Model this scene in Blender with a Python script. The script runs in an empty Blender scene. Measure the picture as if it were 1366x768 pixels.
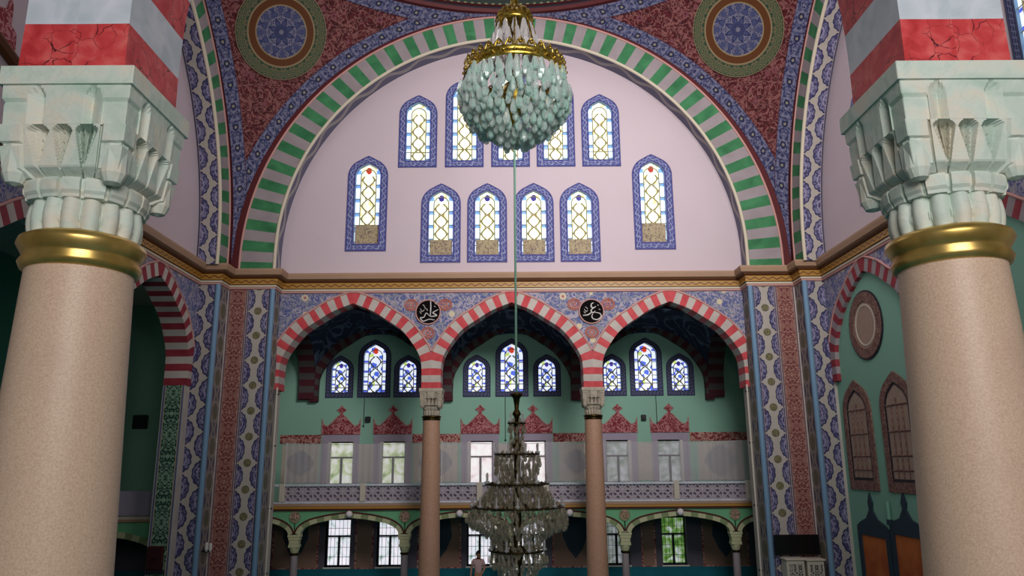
import bpy, bmesh, math, random
from mathutils import Vector, Matrix
from mathutils.geometry import tessellate_polygon
random.seed(7)
PI = math.pi
S = bpy.context.scene
COL = S.collection

# ------------------------------------------------------------------ camera, light, exposure
EYE = 5.0                      # the camera stands on a gallery
FPX = 1000.0
CAMX = -0.04
_p, _y, _r = math.radians(12.95), math.radians(0.13), math.radians(0.4)
CF = Vector((math.sin(_y)*math.cos(_p), math.cos(_y)*math.cos(_p), math.sin(_p)))
_R0 = Vector((math.cos(_y), -math.sin(_y), 0)); _U0 = _R0.cross(CF)
CR = _R0*math.cos(_r) - _U0*math.sin(_r)
CU = _U0*math.cos(_r) + _R0*math.sin(_r)
CC = Vector((CAMX, 0, EYE))
cam = bpy.data.cameras.new('camera'); camo = bpy.data.objects.new('camera', cam); COL.objects.link(camo)
cam.sensor_width = 36; cam.lens = 36*FPX/1366; cam.clip_start = .05; cam.clip_end = 300
M = Matrix.Identity(4)
for i in range(3):
    M[i][0] = CR[i]; M[i][1] = CU[i]; M[i][2] = -CF[i]; M[i][3] = CC[i]
camo.matrix_world = M
S.camera = camo
S.view_settings.view_transform = 'Standard'; S.view_settings.look = 'None'
S.view_settings.gamma = 1; S.view_settings.use_curve_mapping = False
S.view_settings.exposure = 0.0

W = bpy.data.worlds.new('world'); S.world = W; W.use_nodes = True
W.node_tree.nodes['Background'].inputs[0].default_value = (.80, .86, .92, 1)
W.node_tree.nodes['Background'].inputs[1].default_value = .06

def area(name, loc, target, sx, sy, power, col=(1, 1, 1), spread=180):
    l = bpy.data.lights.new(name, 'AREA'); l.shape = 'RECTANGLE'; l.size = sx; l.size_y = sy
    l.energy = power; l.color = col; l.spread = math.radians(spread)
    o = bpy.data.objects.new(name, l); COL.objects.link(o); o.location = loc
    o.rotation_euler = (Vector(target)-Vector(loc)).to_track_quat('-Z', 'Y').to_euler()
    return o
# daylight: the dome's ring of windows, the windows of the left tympanum and of the wall behind the camera; fills added
area('dome_daylight', (0, 15.2, 27.5), (0, 15.2, 0), 11, 11, 400, (.95, .96, 1))
area('near_tympanum_fill', (5.0, 5.8, 15.5), (2.2, 25, 15.0), 6, 5, 840, (1, .965, .955), 88)  # added fill, off-centre and narrowed to favour the far tympanum and right side
area('left_tympanum_daylight', (-9.0, 14.0, 15.5), (9, 19, 12), 9, 5, 160, (1, .97, .95))
area('gallery_window_daylight', (1.2, -3.2, 8.2), (0.3, 6, 6.2), 5, 3.2, 500, (1, .975, .95))
area('right_bay_fill', (6.5, 8.5, 7.5), (9.8, 22, 6), 3, 4, 40, (1, .98, .95))  # added fill for the right wall

def at(px, py, Y):
    d = CF + CR*((px-683)/FPX) + CU*((384-py)/FPX)
    return CC + d*(Y/d.y)

# ------------------------------------------------------------------ node expressions
NT = None
def lin(h):
    h = h.lstrip('#'); v = [int(h[i:i+2], 16)/255 for i in (0, 2, 4)]
    return tuple((c/12.92 if c <= .04045 else ((c+.055)/1.055)**2.4) for c in v) + (1,)
class E:
    def __init__(s, k): s.k = k
    def __add__(a, b): return mth('ADD', a, b)
    __radd__ = __add__
    def __sub__(a, b): return mth('SUBTRACT', a, b)
    def __rsub__(a, b): return mth('SUBTRACT', b, a)
    def __mul__(a, b): return mth('MULTIPLY', a, b)
    __rmul__ = __mul__
    def __truediv__(a, b): return mth('DIVIDE', a, b)
    def __abs__(a): return mth('ABSOLUTE', a)
    def __neg__(a): return mth('MULTIPLY', a, -1)
def setin(sock, v):
    if isinstance(v, E): NT.links.new(v.k, sock)
    elif isinstance(v, bpy.types.NodeSocket): NT.links.new(v, sock)
    else: sock.default_value = v
def mth(op, a, b=0.0, c=0.0):
    n = NT.nodes.new('ShaderNodeMath'); n.operation = op
    for i, v in enumerate((a, b, c)): setin(n.inputs[i], v)
    return E(n.outputs[0])
def sin(a): return mth('SINE', a)
def cos(a): return mth('COSINE', a)
def sqrt(a): return mth('SQRT', a)
def mn(a, b): return mth('MINIMUM', a, b)
def mx(a, b): return mth('MAXIMUM', a, b)
def lt(a, b): return mth('LESS_THAN', a, b)
def gt(a, b): return mth('GREATER_THAN', a, b)
def fl(a): return mth('FLOOR', a)
def mod(a, b): return mth('FLOORED_MODULO', a, b)
def cen(a, p): return mod(a + p*.5, p) - p*.5          # repeat around 0 with period p
def sstep(e0, e1, x):
    n = NT.nodes.new('ShaderNodeMapRange'); n.interpolation_type = 'SMOOTHSTEP'
    setin(n.inputs[0], x); n.inputs[1].default_value = e0; n.inputs[2].default_value = e1
    return E(n.outputs[0])
def vec(x, y, z=0.0):
    n = NT.nodes.new('ShaderNodeCombineXYZ')
    for i, v in enumerate((x, y, z)): setin(n.inputs[i], v)
    return n.outputs[0]
def noise(v, scale, detail=2., dist=0., rough=.5):
    n = NT.nodes.new('ShaderNodeTexNoise'); setin(n.inputs['Vector'], v)
    n.inputs['Scale'].default_value = scale; n.inputs['Detail'].default_value = detail
    n.inputs['Distortion'].default_value = dist; n.inputs['Roughness'].default_value = rough
    return E(n.outputs[0])
def voro(v, scale, feat='F1', rnd=1.):
    n = NT.nodes.new('ShaderNodeTexVoronoi'); n.feature = feat; setin(n.inputs['Vector'], v)
    n.inputs['Scale'].default_value = scale; n.inputs['Randomness'].default_value = rnd
    return E(n.outputs[0])
def vcol(v, scale):
    n = NT.nodes.new('ShaderNodeTexVoronoi'); setin(n.inputs['Vector'], v); n.inputs['Scale'].default_value = scale
    s = NT.nodes.new('ShaderNodeSeparateXYZ'); NT.links.new(n.outputs[1], s.inputs[0])
    return E(s.outputs[0])
def C(h): return lin(h) if isinstance(h, str) else h
def mix(f, a, b):
    n = NT.nodes.new('ShaderNodeMix'); n.data_type = 'RGBA'
    setin(n.inputs[0], f); setin(n.inputs[6], C(a)); setin(n.inputs[7], C(b))
    return n.outputs[2]
def ramp(f, stops, const=False):
    n = NT.nodes.new('ShaderNodeValToRGB'); r = n.color_ramp
    r.interpolation = 'CONSTANT' if const else 'LINEAR'
    r.elements[0].position = stops[0][0]; r.elements[0].color = C(stops[0][1])
    r.elements[1].position = stops[1][0]; r.elements[1].color = C(stops[1][1])
    for p, c in stops[2:]:
        e = r.elements.new(p); e.color = C(c)
    setin(n.inputs[0], f); return n.outputs[0]
MATS = {}
def mk(name, fn, rough=.65, metal=0., spec=.3, bump=None, emit=0., alpha=None, trans=0., coat=0.):
    global NT
    m = bpy.data.materials.new(name); m.use_nodes = True; NT = m.node_tree; MATS[name] = m
    b = NT.nodes['Principled BSDF']
    tc = NT.nodes.new('ShaderNodeTexCoord'); s = NT.nodes.new('ShaderNodeSeparateXYZ')
    NT.links.new(tc.outputs['UV'], s.inputs[0])
    u, v, P = E(s.outputs[0]), E(s.outputs[1]), tc.outputs['Object']
    c = C(fn) if isinstance(fn, str) else fn(u, v, P)
    setin(b.inputs['Base Color'], c)
    b.inputs['Roughness'].default_value = rough; b.inputs['Metallic'].default_value = metal
    b.inputs['Specular IOR Level'].default_value = spec
    b.inputs['Transmission Weight'].default_value = trans
    b.inputs['Coat Weight'].default_value = coat
    if emit:
        setin(b.inputs['Emission Color'], c); b.inputs['Emission Strength'].default_value = emit
        setin(b.inputs['Base Color'], (.02, .02, .02, 1))
    if bump:
        h, dist = bump(u, v, P)
        n = NT.nodes.new('ShaderNodeBump'); setin(n.inputs['Height'], h); n.inputs['Distance'].default_value = dist
        n.inputs['Strength'].default_value = .6
        NT.links.new(n.outputs[0], b.inputs['Normal'])
    if alpha is not None:
        a = alpha(u, v, P) if callable(alpha) else alpha
        setin(b.inputs['Alpha'], a)
    return m

# ------------------------------------------------------------------ pattern vocabulary (u along, v across, metres)
def scroll(u, v, sc, w=.035, off=0.):
    n = noise(vec(u, v, off), sc, 1.5, 1.2)
    return 1 - sstep(w*.5, w*1.3, abs(n-.5))
def arab(u, v, base, dark, line, flower, sc=3., w=.04):
    s1 = scroll(u, v, sc, w); s2 = scroll(u, v, sc*1.25, w*.8, 7.3)
    d = voro(vec(u, v, 0.), sc*.55)
    c = mix(sstep(.3, .7, noise(vec(u, v, 3.), sc*2.2, 2)), base, dark)
    c = mix(mx(s1, s2)*.85, c, line)
    c = mix(1-sstep(.16, .22, d), c, flower)
    return mix(1-sstep(.06, .09, d), c, dark)
def edged(c, av, hw, lines):
    # border lines at a distance from the band edge: (d0, d1, colour)
    for d0, d1, col in lines:
        c = mix(gt(av, hw-d1)*lt(av, hw-d0), c, col)
    return c
def lobe(u, v, hw, per, side, ph, reach, wide):
    # half-round scalloped medallion growing from one edge of the band; < 1 inside
    du = cen(u + per*ph, per)/(per*wide); dv = (hw - v*side)/(hw*reach)
    a = mth('ARCTAN2', du, dv)
    return sqrt(du*du + dv*dv) + abs(sin(a*6))*-.09 + .04
def lobefill(c, q, u, v, P):
    n = noise(vec(u, v, 0.), 9, 2, .8)
    blue = mix(sstep(.44, .56, n), '#454168', '#7d7896')
    c = mix(lt(q, 1.), c, blue)
    c = mix(lt(abs(q-.95), .06), c, '#2f2f58')
    return mix(lt(abs(q-.45), .05), c, '#a49cb8')
def zigzag(u, v, P, hw=.35, per=.85):
    c = mix(noise(P, 3, 2), '#aaa199', '#b8aea4')
    c = lobefill(c, lobe(u, v, hw, per, 1, 0., .92, .46), u, v, P)
    c = lobefill(c, lobe(u, v, hw, per, -1, .5, .92, .46), u, v, P)
    return edged(c, abs(v), hw, [(0, .035, '#33385f'), (.035, .05, '#b3a090')])
def dotted(u, v, P, hw=.36, per=.83):
    c = mix(noise(P, 3, 2), '#b0a69e', '#beb4aa')
    c = lobefill(c, lobe(u, abs(v), hw, per, 1, .5, .68, .45), u, v, P)
    d = sqrt(mth('POWER', cen(u, per), 2.) + v*v)
    dn = noise(vec(u, v, 2.), 22, 1)
    c = mix(lt(d, .125), c, '#4d4a38')
    c = mix(lt(d, .11), c, mix(gt(dn, .5), '#857c56', '#625d44'))
    return edged(c, abs(v), hw, [(0, .03, '#4a4a68'), (.03, .045, '#b39890')])
def redband(u, v, P, hw=.3):
    av = abs(v); uu = abs(cen(u, 1.1))
    s1 = scroll(uu, av, 8, .035); s2 = scroll(uu, av, 10, .035, 4.)
    c = mix(mx(s1, s2), '#6a222c', '#b08475')
    return edged(c, av, hw, [(0, .03, '#5f5064'), (.03, .05, '#b08a7c')])
def ovals(u, v, P, hw=.67):
    d = sqrt(mth('POWER', cen(u, 1.1)/.38, 2.) + mth('POWER', v/.3, 2.))
    wv = abs(abs(v) - (cos(u*(2*PI/1.1))*.16 + .24))
    c = mix(lt(wv, .07), '#5a5568', '#958a84')
    c = mix(lt(d, .95), c, '#958a84'); c = mix(lt(d, .7), c, '#6f6a5a')
    return edged(c, abs(v), hw, [(0, .05, '#40496f'), (.05, .1, '#c09a84')])
def braid(u, v, P, hw=.175):
    ph = u*(2*PI/.42)
    a = abs(v - sin(ph)*.06); b = abs(v + sin(ph)*.06)
    c = mix(sstep(.4, .6, noise(vec(u, v, 0.), 16, 1)), '#3c407e', '#585d98')
    c = mix(lt(a, .022), c, '#9698ba'); c = mix(lt(b, .018), c, '#7d80ac')
    return edged(c, abs(v), hw, [(0, .02, '#4a2f66'), (.02, .04, '#a47fae'), (.04, .055, '#3a3576')])
def braid2(u, v, hw=.14):
    ph = u*(2*PI/.3)
    a = abs(v - sin(ph)*.05); b = abs(v + sin(ph)*.05)
    c = mix(mx(lt(a, .016), lt(b, .016)), '#34385a', '#6d7090')
    return edged(c, abs(v), hw, [(0, .02, '#22243c'), (.02, .035, '#5c5f80')])
def bluefloral(u, v, P):
    s1 = scroll(u, v, 3.8, .05); s2 = scroll(u, v, 5., .05, 5.)
    c = mix(s1, '#5a6296', '#b3a6b6'); c = mix(s2*.8, c, '#96969a')
    d = voro(vec(u, v, 1.), 1.5)
    c = mix(1-sstep(.16, .2, d), c, '#d5c8a8')
    return mix(1-sstep(.07, .09, d), c, '#b86f7c')
def graywave(u, v, P, hw=.36):
    wv = sin(u*(2*PI/1.5))*(hw*.42)
    c = mix(lt(abs(v-wv), .10), '#6c6a80', '#a39c9a')
    return edged(c, abs(v), hw, [(0, .04, '#4b4466')])
def penred(u, v, P):
    return arab(u, v, '#5e1c24', '#3e1218', '#94605c', '#7d464e', 3.1, .038)
def penblue(u, v, P, hw=.3):
    av = abs(v)
    s = scroll(cen(u, 1.4), av, 5, .06)
    n = noise(vec(u, v, 0.), 7, 1)
    c = mix(gt(n, .52), '#35375c', '#51557a'); c = mix(s, c, '#7d7a92')
    d = sqrt(mth('POWER', cen(u, .7), 2.)+v*v)
    c = mix(lt(d, .11), c, '#23264a'); c = mix(lt(d, .05), c, '#8f8878')
    return edged(c, av, hw, [(0, .045, '#c7a98f'), (.045, .065, '#4a2030')])
def medal(u, v, P):
    # u = angle (radians), v = radius
    a = abs(cen(u, 2*PI/8))
    n = noise(vec(a*v, v, 0.), 3.4, 2, .5)
    cb = mix(gt(n, .52), '#32355c', '#484c72'); cb = mix(1-sstep(.015, .04, abs(n-.44)), cb, '#7d7a8e')
    g = noise(vec(abs(cen(u, 2*PI/24))*v, v, 1.), 5.5, 1.5, .6)
    cg = mix(gt(g, .5), '#2d4533', '#42593f'); cg = mix(1-sstep(.02, .05, abs(g-.57)), cg, '#80684e')
    c = mix(gt(v, 1.22), cb, '#5f3618'); c = mix(gt(v, 1.6), c, cg)
    for r0 in (1.22, 1.6, 2.2): c = mix(lt(abs(v-r0), .03), c, '#948060')
    return c
def greenarab(u, v, P, hw=.33):
    av = abs(v); uu = abs(cen(u, 1.3))
    s = mx(scroll(uu, av, 7, .04), scroll(uu, av, 5.2, .035, 3.))
    c = mix(s, '#1f4034', '#8fae94')
    return edged(c, av, hw, [(0, .05, '#4f5f86'), (.05, .08, '#b39a80')])
def goldband(u, v, P):
    a = abs(v - sin(u*(2*PI/.3))*.035)
    c = mix(lt(a, .02), '#b58334', '#6b3d14')
    return c
def redmarble(u, v, P):
    d = noise(P, 3, 3, 0); 
    n = NT.nodes.new('ShaderNodeVectorMath'); n.operation = 'MULTIPLY_ADD'
    nn = NT.nodes.new('ShaderNodeTexNoise'); NT.links.new(P, nn.inputs['Vector']); nn.inputs['Scale'].default_value = 5; nn.inputs['Detail'].default_value = 3
    NT.links.new(nn.outputs[1], n.inputs[0]); n.inputs[1].default_value = (.22,)*3; NT.links.new(P, n.inputs[2])
    e = voro(n.outputs[0], 7, 'DISTANCE_TO_EDGE')
    c = ramp(noise(P, 7, 3, .5), [(.3, '#b82f33'), (.5, '#d2474a'), (.7, '#e06a66')])
    c = mix((1-sstep(.004, .022, e))*sstep(.36, .5, noise(P, 2.2, 1)), c, '#4a1a22')
    return mix((1-sstep(.0, .05, voro(n.outputs[0], 11)))*.6, c, '#efc0b4')
def whitemarble(u, v, P):
    return ramp(noise(P, 4, 3, 1.), [(.3, '#bcc6ce'), (.55, '#d2d6e0'), (.75, '#e0e2e8')])
def granite(u, v, P):
    c = ramp(noise(P, 85, 3), [(.25, '#c0a28c'), (.5, '#d2b39b'), (.75, '#dcc1ab')])
    c = mix(sstep(.5, .75, noise(P, 2.2, 3))*.4, c, '#c4a090')
    return mix((1-sstep(.1, .25, voro(P, 60)))*gt(noise(P, 9, 1), .57)*.35, c, '#8a7062')
def capstone(u, v, P):
    c = ramp(noise(P, 3.2, 4, .7), [(.3, '#b4cabb'), (.5, '#d0d8cd'), (.62, '#dcd6c6'), (.75, '#ccd6d0')])
    return mix((1-sstep(.0, .02, abs(noise(P, 2.4, 3, 1.4)-.5)))*.12, c, '#8fa89e')

mk('mauve plaster', lambda u, v, P: mix(noise(P, .5, 3), '#c9b8be', '#d2c1c8'), .8)
mk('mint plaster', lambda u, v, P: mix(noise(P, .6, 3), '#80b29c', '#8cbba6'), .75)
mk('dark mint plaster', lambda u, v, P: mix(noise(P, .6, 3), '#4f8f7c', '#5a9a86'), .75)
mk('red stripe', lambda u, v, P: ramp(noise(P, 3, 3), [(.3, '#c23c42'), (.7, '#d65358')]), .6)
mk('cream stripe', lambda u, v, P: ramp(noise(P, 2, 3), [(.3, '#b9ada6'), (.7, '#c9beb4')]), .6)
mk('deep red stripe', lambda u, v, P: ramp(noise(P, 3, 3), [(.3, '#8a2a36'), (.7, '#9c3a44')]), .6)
mk('green stripe', lambda u, v, P: ramp(noise(P, 1.6, 3, .6), [(.3, '#2c6a42'), (.7, '#458a5a')]), .6)
mk('grey stripe', lambda u, v, P: ramp(noise(P, 1.4, 3), [(.3, '#94878a'), (.7, '#a3979a')]), .6)
mk('red marble', redmarble, .35, spec=.5)
mk('white marble', whitemarble, .35, spec=.5)
mk('granite', granite, .45, spec=.4)
mk('capital stone', capstone, .6, bump=lambda u, v, P: (noise(P, 14, 4), .012))
mk('arcade stone', lambda u, v, P: ramp(noise(P, 6, 3), [(.3, '#9d9284'), (.7, '#bdb09c')]), .6)
mk('rose stone', lambda u, v, P: ramp(noise(P, 30, 3), [(.3, '#b0866e'), (.7, '#c79c82')]), .5)
mk('brass', lambda u, v, P: ramp(noise(P, 6, 2), [(.3, '#b09048'), (.7, '#d4b46c')]), .3, metal=.75)
mk('dark brass', '#4a3a1c', .3, metal=.9)
mk('blue moulding', '#7697b4', .5)
mk('zigzag band', zigzag)
mk('dotted vine band', dotted)
mk('red arabesque band', redband)
mk('oval chain band', ovals)
mk('braid border', braid)
mk('blue floral', bluefloral)
mk('grey wave band', graywave)
mk('red scroll ground', penred)
mk('blue scroll band', penblue)
mk('medallion painting', medal)
mk('green arabesque', greenarab)
mk('gilt band', goldband, .45, spec=.5)
mk('tan moulding', lambda u, v, P: mix(noise(P, 1.2, 2), '#a8856c', '#b8957a'), .6)
mk('umber moulding', '#5f3518', .6)
mk('cream line', '#d8cbb4', .6)
mk('pink line', '#cf9a92', .6)
mk('maroon line', '#5a1f22', .6)
mk('white paint', '#dcd6d2', .55)
mk('black paint', '#141112', .95, spec=.05)
mk('navy vault', lambda u, v, P: mix(scroll(u, v, 1.2, .03), '#22324c', '#5a6a80'), .7)
mk('teal carpet', lambda u, v, P: mix(noise(P, 3, 3), '#0d6f7c', '#148c98'), .9)
mk('teal dado', lambda u, v, P: mix(noise(P, 2, 3), '#0c5f70', '#117a88'), .7)
mk('dark panel', lambda u, v, P: mix(noise(P, 2, 3), '#5b5560', '#6a626c'), .7)
mk('brown panel', lambda u, v, P: mix(noise(P, 2, 3), '#8a6a5a', '#9a7868'), .7)
mk('crest painting', lambda u, v, P: mix(scroll(u, v, 6, .06), '#8c3038', '#c9868a'), .7)
mk('frieze painting', lambda u, v, P: mix(scroll(u, v, 5, .07), '#8c3a40', '#c89a8c'), .7)
mk('lilac surround', lambda u, v, P: mix(noise(P, 2, 2), '#a89cb0', '#b4a8ba'), .7)
mk('cream plaster', '#cfc4b4', .75)
mk('dark frame', '#2a2630', .5)
mk('bronze frame', lambda u, v, P: mix(scroll(u, v, 8, .05), '#6d4a44', '#9a7a6c'), .6)
mk('dull glass', lambda u, v, P: mix(noise(P, 5, 3), '#9a8070', '#b49a88'), .35)
mk('niche dark', '#2f3f4c', .7)
mk('niche orange', lambda u, v, P: mix(sstep(.3, .7, noise(P, 1.3, 2)), '#b0552c', '#cf7238'), .6)
mk('spandrel green', lambda u, v, P: mix(noise(P, 2, 2), '#6cb080', '#7cbd8e'), .7)
mk('pale mint plaster', lambda u, v, P: mix(noise(P, .6, 3), '#93c4ae', '#a0ceb9'), .75)
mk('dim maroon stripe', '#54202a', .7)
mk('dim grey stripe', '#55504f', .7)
mk('olive stripe', '#87946a', .65)
mk('pale stripe', '#c3c39a', .65)
mk('rosette painting', lambda u, v, P: mix(scroll(u, v, 9, .08), '#6a6a48', '#c49a8c'), .7)
mk('lead', '#a89e6c', .5)
mk('panel script', lambda u, v, P: mix(scroll(u, v, 9, .1), '#7d6c60', '#b3a07e'), .6)
mk('slate border', lambda u, v, P: braid2(u, v), .65)
mk('ring green', lambda u, v, P: mix(lt(sqrt(mth('POWER', cen(u, .25), 2.)+mth('POWER', cen(v, .3), 2.)), .06), '#26302a', '#7d7a5a'), .6)
mk('faded blue', lambda u, v, P: mix(scroll(u, v, 7, .08), '#8f90a0', '#aaa49c'), .7)
mk('verdigris', '#6f9a86', .5)
mk('conduit', '#cfc6b8', .5)
mk('screen black', '#0c0b0e', .25, spec=.5)
mk('carved white', lambda u, v, P: mix(gt(noise(vec(abs(cen(u, .5)), abs(cen(v, .5))), 16, 1), .53), '#b8b0a4', '#4a4440'), .6)
def lattice_holes(u, v, P):
    per = .36
    a = cen(u, per); b = cen(v, per)
    st = mx(mn(abs(a+b), abs(a-b))*.707, 0.)
    d = sqrt(a*a+b*b)
    l1 = lt(mn(abs(a), abs(b)), .022); l2 = lt(mn(abs(a+b), abs(a-b)), .03); l3 = lt(abs(d-.115), .018)
    return mx(mx(l1, l2), l3)
mk('marble lattice', '#b4a8b0', .55, alpha=lattice_holes)
mk('sheer net', '#c4bfc4', .8, alpha=.46)
def glass_pale(u, v, P):
    # u across (-1..1), v in half-widths upward
    loop = abs(u) - abs(sin(v*(PI/1.1)))*.42
    c = mix(lt(loop, 0.), '#e8ecd2', '#fffcf0')
    k = vcol(vec(u, v), 3.2)
    c = mix(gt(k, .80), c, '#cfe2f4'); c = mix(gt(k, .93), c, '#e8c987')
    fil = mx(scroll(abs(u), v, 2.2, .07), scroll(abs(u), v, 3., .06, 4.))
    c = mix(fil*.55, c, '#a5a682')
    e = gt(abs(u), .62)
    c = mix(e, c, mix(gt(mod(v, 1.2), .34), '#6a92cc', '#d4e4ff'))
    return c
def glass_deep(u, v, P):
    k = vcol(vec(u, v), 2.6)
    c = ramp(k, [(0, '#e6ecff'), (.40, '#4a66d8'), (.62, '#dfe8ff'), (.78, '#c4d878'), (.88, '#3046c0'), (.95, '#f4f0e0')], True)
    e = gt(abs(u), .66)
    c = mix(e, c, mix(gt(mod(v, .9), .2), '#5060c8', '#e4ecff'))
    return c
mk('pale stained glass', glass_pale, .3, emit=1.15)
mk('blue stained glass', glass_deep, .3, emit=.95)
mk('ruby glass', '#e0442c', .3, emit=.8)
mk('violet glass', '#4a38c0', .3, emit=.6)
mk('leafy daylight', lambda u, v, P: ramp(noise(P, 2.3, 4, .6), [(.3, '#7f9a68'), (.45, '#c3d2a0'), (.6, '#f0f2ee')]), .3, emit=.85)
mk('bright daylight', lambda u, v, P: ramp(noise(P, 2.6, 4, .6), [(.28, '#d3b9bd'), (.45, '#fbeef0'), (.6, '#ffffff')]), .3, emit=1.1)
mk('dim daylight', lambda u, v, P: ramp(noise(P, 3, 4, .6), [(.3, '#5f7a68'), (.5, '#9fa8a4'), (.7, '#c9ccd4')]), .3, emit=.45)
mk('green daylight', lambda u, v, P: ramp(noise(P, 3, 4, .6), [(.32, '#2f5a26'), (.5, '#6f9a4a'), (.66, '#d3dcd8')]), .3, emit=.6)
mk('pale daylight', lambda u, v, P: ramp(noise(P, 2.4, 4, .6), [(.3, '#8fa898'), (.45, '#dfe6ee'), (.6, '#f6f0fa')]), .3, emit=.9)
def orand(P):
    n = NT.nodes.new('ShaderNodeObjectInfo'); return mth('FRACT', E(n.outputs['Random'])+noise(P, 11, 0)*1.7)
def crystal(name, tint, a):
    mk(name, lambda u, v, P: mix(orand(P)*.75+noise(P, 30, 2)*.3, tint[0], tint[1]), .06, spec=1., trans=.25, alpha=lambda u, v, P: orand(P)*(-.45)+a, coat=.6)
crystal('aqua crystal', ('#a6d8c8', '#fbfffd'), .95)
crystal('clear crystal', ('#d0c8c8', '#fbf4f4'), 1.15)
crystal('smoky crystal', ('#8d7f66', '#d8ccb0'), .72)
mk('gilt', lambda u, v, P: ramp(noise(P, 40, 2), [(.35, '#8a6a1c'), (.65, '#e8c860')]), .25, metal=.85)
mk('skin', '#b58468', .6)
mk('hair', '#1d1512', .7)
mk('pale shirt', '#cfa9a9', .8)
mk('dark trousers', '#1a1820', .8)
mk('globe white', '#ece0e2', .4)
mk('dark red cloth', '#3c1418', .8)

# ------------------------------------------------------------------ mesh helpers
class MB:
    def __init__(s): s.v = []; s.f = []; s.uv = []; s.m = []
    def face(s, pts, uv=None, m=0):
        i = len(s.v); s.v += [Vector(p) for p in pts]; s.f.append(list(range(i, i+len(pts)))); s.uv.append(uv); s.m.append(m)
    def grid(s, rows, uvs=None, m=0, closed=False):
        # rows: list of equal-length point lists
        b = len(s.v); n = len(rows[0])
        for r in rows: s.v += [Vector(p) for p in r]
        for j in range(len(rows)-1):
            for i in range(n if closed else n-1):
                i2 = (i+1) % n
                s.f.append([b+j*n+i, b+j*n+i2, b+(j+1)*n+i2, b+(j+1)*n+i])
                s.uv.append([uvs[j][i], uvs[j][i2], uvs[j+1][i2], uvs[j+1][i]] if uvs else None)
                s.m.append(m(j, i) if callable(m) else m)
    def box(s, x0, x1, y0, y1, z0, z1, m=0):
        P = [(x, y, z) for x in (x0, x1) for y in (y0, y1) for z in (z0, z1)]
        for q in ((0, 1, 3, 2), (4, 6, 7, 5), (0, 4, 5, 1), (2, 3, 7, 6), (0, 2, 6, 4), (1, 5, 7, 3)):
            s.face([P[k] for k in q], m=m)
    def bevbox(s, x0, x1, y0, y1, z0, z1, b, m=0):
        bm = bmesh.new(); bmesh.ops.create_cube(bm, size=1)
        for w in bm.verts: w.co = Vector(((x0+x1)/2+w.co.x*(x1-x0), (y0+y1)/2+w.co.y*(y1-y0), (z0+z1)/2+w.co.z*(z1-z0)))
        bmesh.ops.bevel(bm, geom=bm.edges[:], offset=b, segments=1, affect='EDGES')
        for f in bm.faces: s.face([w.co.copy() for w in f.verts], m=m)
        bm.free()
    def lathe(s, cx, cy, prof, n=32, m=0, cap=True):
        rows = [[(cx+r*math.cos(2*PI*i/n), cy+r*math.sin(2*PI*i/n), z) for i in range(n)] for r, z in prof]
        s.grid(rows, m=m, closed=True)
        if cap:
            if prof[0][0] > 1e-4: s.face(rows[0][::-1], m=m)
            if prof[-1][0] > 1e-4: s.face(rows[-1], m=m)
    def tube(s, pts, r, n=6, m=0, closed=False):
        pts = [Vector(p) for p in pts]; rows = []
        N = len(pts)
        for i, p in enumerate(pts):
            a = pts[(i-1) % N] if closed else pts[max(i-1, 0)]; b = pts[(i+1) % N] if closed else pts[min(i+1, N-1)]
            t = (b-a); t = t.normalized() if t.length > 1e-9 else Vector((0, 0, 1))
            ref = Vector((0, 1, 0)) if abs(t.y) < .9 else Vector((1, 0, 0))
            x = t.cross(ref).normalized(); y = t.cross(x)
            rr = r[i] if isinstance(r, (list, tuple)) else r
            rows.append([p + x*(rr*math.cos(2*PI*k/n)) + y*(rr*math.sin(2*PI*k/n)) for k in range(n)])
        if closed: rows.append(rows[0])
        s.grid(rows, m=m, closed=True)
        if not closed: s.face(rows[0][::-1], m=m); s.face(rows[-1], m=m)
    def sphere(s, c, r, n=12, m=0, sz=1.):
        s.lathe(c[0], c[1], [(r*math.sin(PI*j/(n//2)), c[2]-r*sz*math.cos(PI*j/(n//2))) for j in range(n//2+1)], n, m, cap=False)
    def build(s, name, mats, parent=None, smooth=False, merge=False):
        if not isinstance(mats, (list, tuple)): mats = [mats]
        if parent is not None: org = Vector(parent['wl'])
        else:
            lo = [min(p[k] for p in s.v) for k in range(3)]; hi = [max(p[k] for p in s.v) for k in range(3)]
            org = Vector(((lo[0]+hi[0])/2, (lo[1]+hi[1])/2, lo[2]))
        me = bpy.data.meshes.new(name); me.from_pydata([p-org for p in s.v], [], s.f)
        ul = me.uv_layers.new(name='UVMap')
        for pl in me.polygons:
            uv = s.uv[pl.index]
            if uv is None:
                n = pl.normal; a = max(range(3), key=lambda k: abs(n[k]))
                ax = [(1, 2), (0, 2), (0, 1)][a]
                uv = [(me.vertices[i].co[ax[0]]+org[ax[0]], me.vertices[i].co[ax[1]]+org[ax[1]]) for i in pl.vertices]
            for li, q in zip(pl.loop_indices, uv): ul.data[li].uv = q
            pl.material_index = s.m[pl.index]; pl.use_smooth = smooth
        for mt in mats: me.materials.append(MATS[mt])
        if merge:
            bm = bmesh.new(); bm.from_mesh(me); bmesh.ops.remove_doubles(bm, verts=bm.verts[:], dist=1e-5); bm.to_mesh(me); bm.free()
        o = bpy.data.objects.new(name, me); COL.objects.link(o)
        if parent is not None: o.parent = parent
        else: o.location = org
        o['wl'] = tuple(org)
        return o
def thing(name, label, cat, loc, group=None, kind=None):
    o = bpy.data.objects.new(name, None); o.empty_display_size = .1; COL.objects.link(o)
    o.location = loc; o['wl'] = tuple(loc); tag(o, label, cat, group, kind)
    return o
def tag(o, label, cat, group=None, kind=None):
    if label: o['label'] = label
    if cat: o['category'] = cat
    if group: o['group'] = group
    if kind: o['kind'] = kind
    return o
def struct(o, label=None):
    o['kind'] = 'structure'
    if label: o['label'] = label
    return o
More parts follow.
